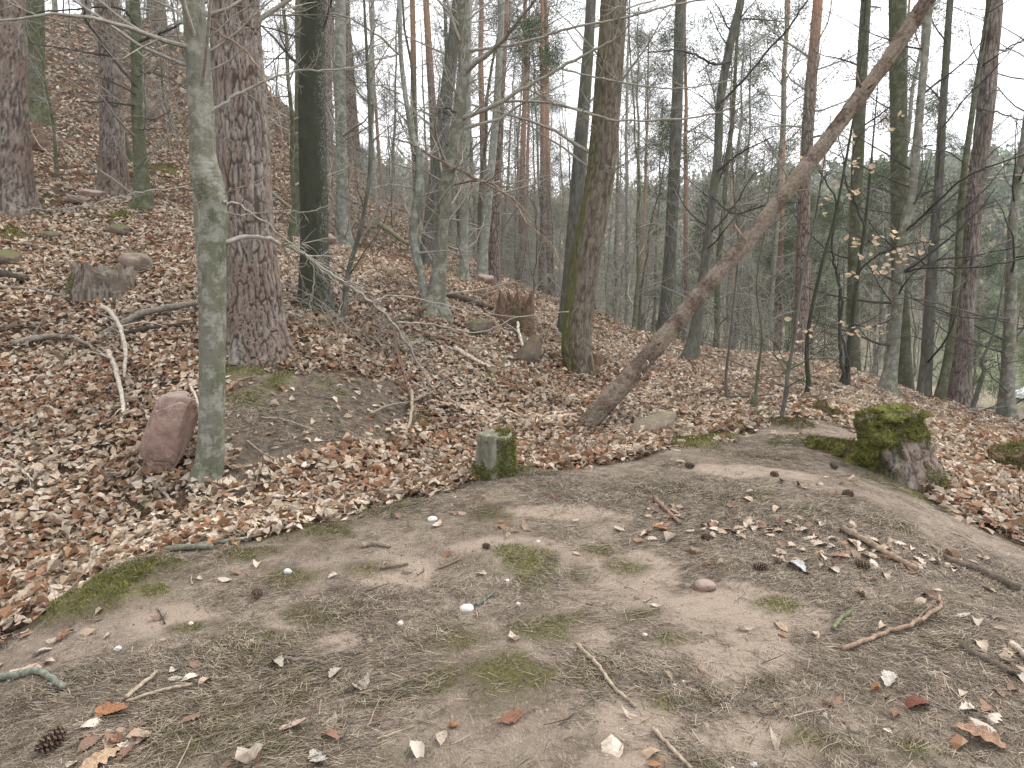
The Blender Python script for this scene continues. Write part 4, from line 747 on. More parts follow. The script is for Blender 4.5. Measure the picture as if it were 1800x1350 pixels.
fill(38, lambda y: rng.uniform(-.66, -.12) * y, (12, 34), ['sapling'], "thin bare sapling on the leafy left slope", "sapling", "thin saplings on the left slope", .8, (.6, 1.1), None, .08)

# labels that say which: between which two of the traced trees, counted from the left
LAND = [(-200, "left edge"), (12, "leftmost pine"), (245, "slim mossy beech"), (435, "massive pine"), (552, "black-barked trunk"), (733, "wavy stem"), (793, "long-limbed beech"), (871, "purplish pine"), (1035, "leaning oak"), (1184, "grey-brown trunk"), (1252, "curved crest tree"), (1414, "straight brown trunk"), (1508, "leaf-screened trunk"), (1583, "curved rim beech"), (1702, "reddish rim pine"), (2200, "right edge")]
ORD = "first second third fourth fifth sixth seventh eighth ninth tenth eleventh twelfth thirteenth fourteenth fifteenth sixteenth seventeenth eighteenth nineteenth twentieth twenty-first twenty-second twenty-third twenty-fourth twenty-fifth".split()
WHAT = dict(beech="bare tree", pine="tall pine", young="young green pine", spruce="green spruce", sapling="thin sapling")
ZONE = {"bare trees up the left slope": "upslope", "crowded trees beyond the hollow": "beyond the hollow", "trees on the slope falling to the valley": "below the rim", "trees at the distant edge of the wood": "far off", "thin saplings beyond the crest": "beyond the crest", "thin saplings on the left slope": "on the slope"}
_slots = {}
for o, kind, x, y, group in PLANTED:
    if group is None: continue
    u = 900 + FPX * x / y; i = max(k for k in range(len(LAND) - 1) if LAND[k][0] <= max(u, -199)); _slots.setdefault((kind, group, i), []).append((u, o))
for (kind, group, i), l in _slots.items():
    l.sort(key=lambda e: e[0])
    for k, (u, o) in enumerate(l):
        o["label"] = f"{ORD[min(k, 24)] + ' ' if len(l) > 1 else ''}{WHAT[kind]} {ZONE[group]}{' from left' if len(l) > 1 else ''} between {LAND[i][1]} and {LAND[i + 1][1]}"

# ---- saplings on the crest, traced; some keep last year's leaves
def withered(o, pts, Y, lab=None, size=.085):
    mb = MB(); base = np.array(o["_base"])
    for u, v, n in pts:
        for _ in range(n):
            p = at(u + rng.normal(0, 8), v + rng.normal(0, 6), Y + rng.normal(0, .12)) - base; nn = norm(np.array([[rng.normal(0, .6), -1 + rng.normal(0, .5), rng.normal(.2, .5)]]))
            leaf_mesh(mb, p[0:1], p[1:2], p[2:3], nn, np.array([size * rng.uniform(.7, 1.2)]), 2, np.array([[.66, .50, .33]]) * rng.uniform(.8, 1.1), .8)
    l = mb.build("leaves", M['litter'], o, False); l["label"] = "withered tan leaves still hanging"
S1 = hero("sapling", "thin crook-footed sapling on the bare crest, leftmost of the row", "sapling", [(1294, 724, 7), (1280, 704, 6), (1276, 665, 5.5), (1283, 600, 5), (1291, 520, 4), (1298, 430, 3), (1290, 340, 2.5)], 7.9, 'plain', M['hornbeam'], 8, .06, 3.0, .3, 3, (12, .3, .95, .3, .9), twig='twig_dark')
S2 = hero("sapling", "thin sapling sprouting from small mossy stub on the crest", "sapling", [(1322, 735, 20), (1327, 702, 12), (1329, 690, 6), (1334, 640, 5), (1340, 590, 4), (1330, 500, 3), (1345, 400, 2.5)], 7.6, 'plain', M['beech_green'], 10, .04, 2.8, .3, 3, (12, .35, .95, .3, .9), twig='twig_dark')
S3 = hero("sapling", "dark zigzag sapling rising from a brown moss cushion", "sapling", [(1370, 744, 10), (1376, 722, 8), (1381, 695, 8), (1386, 650, 7), (1397, 590, 6), (1410, 490, 5), (1432, 390, 4)], 6.9, 'plain', M['hornbeam'], 8, .05, 3.0, .2, 3, (14, .3, .95, .3, .9), twig='twig_dark')
S4 = hero("sapling", "black-stemmed sapling with a few withered leaves on the crest", "sapling", [(1417, 696, 10), (1421, 670, 9), (1418, 625, 8), (1424, 560, 7), (1446, 460, 6), (1470, 370, 5), (1500, 210, 4)], 8.9, 'plain', M['dark'], 8, .06, 4.2, .2, 3, (16, .25, .95, .3, 1.0), twig='twig_dark')
S5 = hero("sapling", "many-stemmed bush with clusters of withered tan beech leaves", "sapling", [(1486, 672, 16), (1490, 640, 10), (1497, 570, 8), (1508, 480, 7), (1520, 400, 6), (1530, 300, 4)], 10.6, 'plain', M['dark'], 8, .06, 4.6, .4, 3, (10, .3, .95, .4, 1.0), twig='twig_dark')
S6 = hero("sapling", "crooked thin stem leaning at the right rim beside reddish pine", "sapling", [(1706, 728, 9), (1718, 690, 8), (1730, 650, 7), (1726, 635, 5), (1745, 590, 4), (1756, 540, 3)], 11.6, 'plain', M['hornbeam'], 8, .08, 2.6, .2, 3, (8, .3, .95, .4, 1.0), twig='twig_dark')
limb(S5, [(1486, 672), (1475, 600), (1480, 520), (1462, 440), (1470, 360), (1440, 300)], 10.6, 9.6, 7, 2.5, 'twig_dark', None, (10, 4)); limb(S5, [(1486, 672), (1492, 640), (1476, 570), (1475, 480)], 10.6, 10.2, 6, 2.5, 'twig_dark', None, (6, 3))
limb(S5, [(1508, 480), (1540, 450), (1590, 430), (1640, 425)], 10.4, 9.4, 4, 1.6, 'twig_dark', None, (10, 4)); limb(S5, [(1497, 570), (1530, 575), (1570, 560)], 10.4, 9.6, 3, 1.4, 'twig_dark', None, (6, 3)); limb(S5, [(1520, 400), (1500, 340), (1505, 250), (1560, 205)], 10.2, 9.4, 4, 1.6, 'twig_dark', None, (10, 4))
withered(S5, [(1490, 574, 5), (1504, 588, 4), (1541, 580, 5), (1500, 428, 6), (1520, 440, 4), (1540, 424, 6), (1570, 415, 5), (1580, 440, 6), (1543, 474, 6), (1582, 458, 5), (1612, 440, 5), (1634, 426, 4), (1556, 478, 4), (1500, 475, 3)], 9.7)
withered(S5, [(1500, 242, 3), (1520, 298, 5), (1510, 284, 4), (1500, 340, 4), (1470, 330, 3), (1456, 352, 3), (1570, 222, 4), (1586, 202, 2), (1488, 345, 3), (1455, 378, 2)], 9.5)
withered(S4, [(1436, 284, 3), (1421, 276, 2), (1420, 578, 4), (1402, 600, 3), (1418, 600, 3), (1387, 582, 3), (1400, 560, 2), (1452, 645, 4), (1424, 690, 2)], 8.8)

# ---- brushwood far and near that nobody could count
def undergrowth():
    mb = MB(); N = 320; y = rng.uniform(15, 46, N); x = rng.uniform(-.5, .75, N) * y; k = ~((x > -3) & (x < 4) & (y < 19)); x, y = x[k], y[k]; z = height(x, y); N = len(x); per = 7; i = np.repeat(np.arange(N), per)
    s = np.stack([x, y, z - .05], -1)[i] + np.concatenate([rng.normal(0, .25, (N * per, 2)), np.zeros((N * per, 1))], 1); d = norm(np.concatenate([rng.normal(0, .45, (N * per, 2)), np.ones((N * per, 1))], 1)); L = rng.uniform(.6, 2.6, N * per)
    P, Q = grow(s, d, L, np.full(N * per, .007), 5, .14, 0); tubes(mb, P, np.maximum(Q, .004), 3); s, d, L, r = offshoots(P, Q, 5, .2, .95, .8, .4, .7); P, Q = grow(s, d, L, r, 3, .15, .03); tubes(mb, P, np.maximum(Q, .0035), 3)
    tag(mb.build("undergrowth", M['twig']), "tangled bare brushwood filling the wood beyond crest and hollow", "undergrowth", kind="stuff")
undergrowth()
def far_wood():
    mb = MB(); N = 3400; s = 132 + 215 * rng.random(N) ** .7; a = rng.uniform(R(-24), R(46), N); r = s / (.6 * np.sin(a) + .8 * np.cos(a)); x, y = r * np.sin(a), r * np.cos(a); z = height(x, y); H = rng.uniform(10, 19, N); dec = rng.random(N) < np.where(a > R(16), .25, .6)
    per = 44; i = np.repeat(np.arange(N), per); t = rng.random(N * per); h = H[i]; ang = rng.uniform(0, 6.28, N * per); dd = dec[i]
    rad = np.where(dd, .24 * h * np.sqrt(np.clip(1 - ((t - .55) / .5) ** 2, 0, 1)), .21 * h * (1 - t) + .3) * np.sqrt(rng.random(N * per)); c = np.stack([x[i] + rad * np.cos(ang), y[i] + rad * np.sin(ang), z[i] + h * (.12 + .88 * t)], -1)
    e1 = norm(rng.normal(0, 1, c.shape)) ; e2 = norm(np.cross(e1, rng.normal(0, 1, c.shape))); w = np.where(dd, .5, .75)[:, None] * rng.uniform(.5, 1.5, (len(c), 1)); V = np.stack([c - e1 * w, c + e1 * w, c + e2 * w * 1.5 - np.array([0, 0, .5])], 1).reshape(-1, 3)
    col = np.where(dec[:, None], np.array([(.21, .18, .125)]), np.array([(.10, .145, .06)])) * rng.uniform(.65, 1.4, (N, 1)); col = np.repeat(col, per, 0) * rng.uniform(.75, 1.25, (N * per, 1)); mb.add(V, np.arange(len(V)).reshape(-1, 3), None, np.repeat(col, 3, 0))
    tag(mb.build("far_wood", M['foliage'], smooth=False), "green and brown wooded hillside across the valley", "wood", kind="stuff")
far_wood()
for l in PROTO.values():
    for o in l:
        if id(o) not in _first:
            for c in list(o.children): bpy.data.objects.remove(c)
            bpy.data.objects.remove(o)

def brushwood():
    b = ground_hit(625, 590); o = empty("brushwood", b, "tangle of thin bare branches on the bank right of massive pine", "brushwood")
    for tone, n, m in (("twig", 34, 'twig'), ("twig_dark", 16, 'dead')):
        u = rng.uniform(545, 740, n); v = 560 + (u - 545) * .42 + rng.normal(0, 26, n); s = np.array([ground_hit(a, c) for a, c in zip(u, v)]) - b; a = rng.uniform(-.5, 1.0, n); d = np.stack([np.cos(a) * rng.choice([-1, 1], n), rng.normal(-.2, .5, n), rng.uniform(.3, 1.4, n)], -1)
        for i in range(n):
            mb = MB(); twiggy(mb, s[i:i + 1], d[i:i + 1], rng.uniform(.4, 1.3, 1), rng.uniform(.004, .008, 1), 5, (5, 3), -.10, .15, None, .0016, 9); mb.build("branch", M[m], o)
brushwood()

# ------------------------------------------------------------------ stones and stumps
import bmesh
def blob(dims, seed, e=.8, rough=.12, facets=10, sub=4, shear=(0, 0), sink=.15):
    bm = bmesh.new(); bmesh.ops.create_icosphere(bm, subdivisions=sub, radius=1.0); v = np.array([x.co[:] for x in bm.verts]); f = np.array([[l.index for l in q.verts] for q in bm.faces]); bm.free(); g = np.random.default_rng(seed)
    p = np.sign(v) * np.abs(v) ** e
    for _ in range(facets):
        n = norm(g.normal(0, 1, 3)); d = g.uniform(.72, 1.0) * (1.12 if e < .6 else 1.0); s = p @ n; p = p - np.where(s > d, (s - d), 0)[:, None] * n * .9
    p = p + rough * (fbm(v * 1.6 + seed * 3.3, 4) * .6)[:, None] * v + .025 * fbm(v * 9 + seed, 2)[:, None] * v; p = p * np.array(dims) / 2; p[:, 0] += shear[0] * p[:, 2]; p[:, 1] += shear[1] * p[:, 2]; p[:, 2] += dims[2] * (.5 - sink); return p, f
def rock(label, u, v, Y, w, h, depth, mat, seed, e=.8, shear=(0, 0), rz=0, cat="rock", name="rock", sub=4, facets=10, sink=.15, rough=.12, tilt=0):
    b = at(u, v, Y) if Y else ground_hit(u, v); b[2] = float(surf(b[0:1], b[1:2])[0]); Yr = b[1]; p, f = blob((px(w, Yr), depth, px(h, Yr) * 1.15), seed, e, rough, facets, sub, shear, sink); mb = MB(); mb.add(p, f); o = mb.build(name, M[mat], None, True, b); o.rotation_euler = (0, tilt, rz); return tag(o, label, cat)
rock("tall slab of red sandstone wedged against the kinked young beech", 302, 832, 5.4, 84, 128, .30, 'red', 5, .42, (.26, .10), .12, facets=26, rough=.16, sink=.10, sub=5)
rock("wedge-shaped brown stone half buried beside the dead trunk's foot", 1146, 792, 6.5, 84, 44, .34, 'stone', 8, .5, (.6, 0), .15, facets=18, tilt=-.38, sink=.3)
rock("pale flat-topped boulder lying in leaves on the left slope", 239, 438, 9.6, 52, 30, .35, 'stone', 12, .75, (-.2, 0))
rock("low red stone beside the foot of the medium slope pine", 163, 346, 12.9, 42, 18, .4, 'red', 14, .7)
rock("brown low stone left of the red one on the left slope", 137, 352, 12.5, 34, 14, .35, 'stone', 16, .7)
rock("moss-topped block below the broken stump in the middle bank", 930, 640, 9.6, 38, 50, .35, 'mossrock', 21, .5, (.5, 0), .3, facets=14)
rock("flat mossy slab on the bank left of the mossy block", 842, 600, 9.9, 46, 26, .3, 'mossrock', 23, .5, (.6, 0), .2, facets=14)
rock("pale pinkish boulder far up the left slope behind slim beech", 268, 212, 19, 26, 28, .5, 'stone', 27, .8)
rock("orange-red stone bank right under the smooth light grey trunk", 852, 512, 16.3, 36, 22, .6, 'red', 29, .8)
rock("red stone beside the black-barked trunk's right foot", 582, 462, 13.5, 26, 24, .4, 'red', 31, .7)
rock("green moss-capped stone in front of the medium slope pine", 211, 396, 11.0, 36, 20, .35, 'mossrock', 33, .85)
rock("mossy stone at the left edge below the leftmost pine", 8, 428, 9.4, 44, 26, .35, 'mossrock', 35, .85)
rock("small stone with moss just right of the leftmost pine's foot", 84, 358, 10.6, 30, 14, .3, 'mossrock', 37, .85)
def moss_on(o, P, N, cnt, L, w, tone=.1):
    i = rng.integers(0, len(P), cnt); mb = MB(); blades(mb, P[i] + rng.normal(0, .004, (cnt, 3)), N[i], L, w, moss_col(cnt, np.full(cnt, tone)), .6); b = mb.build("moss", M['moss'], o, False); b["label"] = "bright green moss"; return b
def stump(name, label, u, v, Y, w0, w1, h, mat, kind='plain', jag=.03, k=40, lean=(0, 0), cat="tree stump", flare=.25, mossf=None, top='flat', tone=.1, seed=3, dens=1.0):
    b = at(u, v, Y); b[2] = float(surf(b[0:1], b[1:2])[0]); o = empty(name, b, label, cat); H = px(h, Y); r0, r1 = px(w0, Y) / 2, px(w1, Y) / 2
    P = np.array([[0, 0, -.12], [0, 0, 0], [lean[0] * H * .5, lean[1] * H * .5, H * .5], [lean[0] * H, lean[1] * H, H]]); mb, fp, fr = trunk_mesh(P, np.array([r0 * 1.02, r0, (r0 + r1) / 2, r1]), kind, k, 40, flare, 5, 0, seed)
    V = mb.v[0].reshape(40, k, 3); th = np.arange(k) * 2 * math.pi / k; j = fbm(np.stack([np.cos(th) * 2.2, np.sin(th) * 2.2, np.full(k, seed * 1.7)], -1), 3) * jag; hz = np.clip((V[:, :, 2]) / H, 0, 1); V[:, :, 2] += hz ** 3 * j[None]; mb.v[0] = V.reshape(-1, 3)
    ring = V[-1]; c = ring.mean(0); t = np.linspace(.85, 0, 5); off = mb.n; rings = [c + (ring - c) * a + np.stack([np.zeros(k), np.zeros(k), (-.35 * jag * 3 * (1 - a) if top != 'flat' else 0) + .004 * rng.normal(0, 1, k)], -1) for a in t]; allr = np.concatenate(rings)
    f = []
    for q in range(5):
        a0 = (39 * k) if q == 0 else off + (q - 1) * k; b0 = off + q * k
        for jj in range(k): f.append((a0 + jj, a0 + (jj + 1) % k, b0 + (jj + 1) % k, b0 + jj))
    mb.add(allr, None, None, np.tile([.5, 0, 0], (len(allr), 1))); mb.f4.append(np.array(f)); mb.build("wood", M[mat], o)
    if mossf:
        Nn = norm(V - fp[:, None, :]); side = Nn; n_up = np.concatenate([Nn[:38].reshape(-1, 3), np.tile([0, 0, 1.], (len(allr), 1))]); PP = np.concatenate([V[:38].reshape(-1, 3), allr]); keep = mossf(PP / np.array([r0, r0, H]), n_up); keep &= fbm(PP * 12, 2) > -.35
        if keep.sum() > 5: moss_on(o, PP[keep], n_up[keep], int(9000 * dens), .028, .003, tone)
    return o
M['stumpwood'] = m_bark("weathered_stump_wood", (.11, .105, .075), (.24, .23, .18), (.115, .13, .06), 14, .12, .02)
M['greywood'] = m_bark("grey_split_wood", (.05, .04, .032), (.24, .20, .16), (.10, .08, .06), 30, .10, .04)
M['brownwood'] = m_bark("rotten_brown_wood", (.065, .04, .027), (.19, .12, .08), (.11, .08, .05), 22, .15, .03)
stump("tree_stump", "sawn grey-green stump with mossy side at the mound's far edge", 872, 842, 4.82, 66, 60, 72, 'stumpwood', 'oak', .008, 56, (0, 0), flare=.18, mossf=lambda p, n: ((p[:, 0] > .0 + .45 * fbm(p * 2.2, 2)) & (p[:, 1] < .6)) | (p[:, 2] < .2 + .12 * fbm(p * 3, 2)), tone=.2)
stump("tree_stump", "low weathered grey stump with jagged rim on left slope", 184, 530, 9.0, 92, 80, 36, 'greywood', 'oak', .12, 60, (.05, 0), flare=.3, top='hollow', mossf=lambda p, n: (p[:, 0] < -.6), dens=.25)
stump("tree_stump", "broken rotten stump with two upright shards left of the oak", 905, 585, 11.0, 68, 54, 50, 'brownwood', 'oak', .22, 60, (.1, 0), flare=.3, top='hollow', mossf=lambda p, n: (np.abs(p[:, 0] - .1) < .3) & (p[:, 1] < 0), dens=.3)
stump("tree_stump", "small sawn reddish stump tucked behind the oak's right side", 1045, 655, 10.4, 28, 26, 24, 'brownwood', 'plain', .02, 24, mossf=lambda p, n: p[:, 0] < -.2, dens=.1)
stump("tree_stump", "square moss-covered stump at the right edge of the picture", 1786, 815, 6.4, 74, 70, 44, 'brownwood', 'oak', .05, 40, (-.2, 0), mossf=lambda p, n: p[:, 2] > -9, tone=.1, dens=2.2)
stump("tree_stump", "tiny dark mossy stump between zigzag sapling and mossy bark stump", 1450, 742, 7.2, 30, 14, 26, 'brownwood', 'plain', .04, 20, (-.6, 0), mossf=lambda p, n: p[:, 2] > -9, tone=.3, dens=.25)
stump("tree_stump", "tiny mossy nub right beside the other dark mossy nub", 1472, 746, 7.1, 30, 12, 18, 'brownwood', 'plain', .03, 20, (-.5, 0), mossf=lambda p, n: p[:, 2] > -9, tone=.3, dens=.25)
stump("tree_stump", "dark uprooted stump right of the leftmost pine up the slope", 62, 250, 15.0, 44, 26, 30, 'brownwood', 'oak', .2, 30, (-.2, 0), top='hollow')
# the big mossy stump with bark plates
def big_stump():
    b = at(1566, 852, 5.3); b[2] = float(surf(b[0:1], b[1:2])[0]); o = empty("mossy_tree_stump", b, "large stump with cracked bark plates under a thick green moss cap", "tree stump"); s = px(1, 5.35); g = np.random.default_rng(77)
    n, k = 90, 120; H = 110 * s; P = np.array([[.05, 0, -.15], [0.05, 0, 0], [.0, 0, H * .4], [-.05, .0, H * .75], [-.06, 0, H]]); r = np.array([74, 70, 60, 52, 46]) * s / 1.25
    mb, fp, fr = trunk_mesh(P, r, 'pine', k, n, .12, 4, 0, 21); V = mb.v[0].reshape(n, k, 3); hz = np.clip(V[..., 2] / H, 0, 1); nz = fbm(V * 5.0 + 3, 3)[..., None]; V = V + norm(V - fp[:, None]) * nz * .06; mb.v[0] = V.reshape(-1, 3); cc = mb.n; mb.add([V[-1].mean(0)]); mb.f3.append(np.array([(cc, (n - 1) * k + j, (n - 1) * k + (j + 1) % k) for j in range(k)])); mb.build("bark", M['pine'], o)
    # cap: several uneven cushions that sit askew and overhang to the right
    pp = []; ff = []; off = 0
    for (dx, dy, dz, w, d, h, sd) in ((-.06, 0, .95, 92, .30, 22, 41), (.06, -.03, .97, 62, .22, 15, 43), (-.16, -.05, .78, 44, .22, 44, 45), (-.12, -.12, .62, 44, .16, 36, 47), (.04, -.13, .72, 44, .14, 22, 48), (-.20, -.03, .45, 40, .2, 40, 49), (.13, -.10, .42, 26, .2, 62, 50)):
        p, f = blob((w * s, d, h * s), sd, 1.0, .7, 0, 4, (.15, 0), .5); pp.append(p + np.array([dx, dy, H * dz])); ff.append(f + off); off += len(p)
    p = np.concatenate(pp); f = np.concatenate(ff); p = p + (.03 * fbm(p * 14, 3))[:, None] * norm(p - np.array([0, 0, H * .7])); N = norm(p - np.array([0, 0, H * .6])); c = MB(); c.add(p, f, None, moss_col(len(p), np.full(len(p), .2)) * .8); cap = c.build("moss_cap", M['moss'], o); cap["label"] = "thick green moss cushion overhanging the top"
    mb2 = MB(); n_ = 22000; i = g.integers(0, len(p), n_); blades(mb2, p[i] + g.normal(0, .008, (n_, 3)), N[i] + np.array([0, 0, .2]), .024, .0026, moss_col(n_, np.full(n_, .08)), .7); mb2.build("moss_tufts", M['moss'], cap, False)
    Vf = V[5:88].reshape(-1, 3); Nf = norm(V - fp[:, None])[5:88].reshape(-1, 3); kk = (fbm(Vf * 6 + 11, 3) > -.35) & ((Vf[:, 0] > .085) | (Vf[:, 2] > H * .6) | (Vf[:, 0] < -.05)); moss_on(o, Vf[kk], Nf[kk], 26000, .022, .0026, .25)
    # mossy root running left from the stump
    q = np.array([at(u, v, Y) for u, v, Y in ((1560, 800, 5.35), (1510, 800, 5.4), (1470, 785, 5.6), (1420, 782, 5.75))]); q[:, 2] = surf(q[:, 0], q[:, 1]) + np.array([.08, .05, .03, -.01]); q -= b; rt, fp2, fr2 = trunk_mesh(q, np.array([.13, .10, .075, .04]), 'plain', 24, 30, 0, 3, -9, 4); Vr = rt.v[0].copy(); rt.build("root", M['brownwood'], o); i = np.arange(len(Vr)); Nr = norm(Vr - np.repeat(fp2, 24, 0)); 
    cu = MB(); pb = []
    for u, v, Y, w, h in ((1515, 797, 5.35, 62, 34), (1480, 788, 5.5, 48, 24), (1445, 782, 5.65, 50, 16), (1535, 780, 5.5, 40, 34)):
        c = at(u, v, Y); c[2] = float(surf(c[0:1], c[1:2])[0]); pq, fq = blob((w * s, w * s * .9, h * s * 1.5), int(u), 1.0, .7, 0, 4, (0, 0), .4); pb.append(pq + c - b); cu.add(pq + c - b, fq, None, moss_col(len(pq), np.full(len(pq), .35)) * .8)
    cu.build("moss_cushion", M['moss'], o); pb = np.concatenate(pb); moss_on(o, pb, norm(np.tile([0, -.2, 1.], (len(pb), 1))), 12000, .022, .0026, .15)
    kk = (Nr[:, 2] > -.2) & (fbm(Vr * 6, 2) > -.25); moss_on(o, Vr[kk], Nr[kk] + np.array([0, 0, .3]), 6000, .022, .0026, .12)
big_stump()

# ------------------------------------------------------------------ sticks and fallen branches
def drape(pts, lift=0.0, n=10, jit=.006):
    P = np.array([ground_hit(*p) if len(p) == 2 else at(*p) for p in pts]); Q = spline(P, n); Q[:, 2] = surf(Q[:, 0], Q[:, 1]) + lift; Q[1:-1] += rng.normal(0, jit, (n - 2, 3)); return Q
def stick(label, pts, w0, w1, col, lift=0.0, twigs=0, name="stick", cat="stick", n=None):
    n = n or 6 * len(pts); Q = drape(pts, 0, n, 0.0); Lq = np.linalg.norm(np.diff(Q, axis=0), axis=1).sum(); Q[1:-1] += rng.normal(0, min(.004, .10 * Lq / n), (n - 2, 3)); Y = Q[:, 1]; r = np.linspace(px(w0, Y[0]) / 2, px(w1, Y[-1]) / 2, n); Q[:, 2] += r * .8 + np.asarray(lift if np.isscalar(lift) else np.interp(np.linspace(0, 1, n), np.linspace(0, 1, len(lift)), lift)); b = Q.mean(0); b[2] = Q[:, 2].min(); rr = r * (1 + .05 * rng.normal(0, 1, n)); mb = MB(); tubes(mb, (Q - b)[None], rr[None], 9, col, True)
    if twigs:
        s, d, L, r2 = offshoots((Q - b)[None], r[None], twigs, .15, .95, .8, .25, .5); d[:, 2] = np.abs(d[:, 2]); A, B = grow(s, d, L, r2, 5, .15, 0); tubes(mb, A, np.maximum(B, .0015), 4, col)
    return tag(mb.build(name, M['stick'], None, True, b), label, cat)
GREY, PALE, TAN, BRN, DRK, LICH, ORG = (.20, .175, .14), (.38, .335, .275), (.28, .225, .165), (.19, .13, .09), (.055, .045, .034), (.17, .18, .14), (.24, .165, .115)
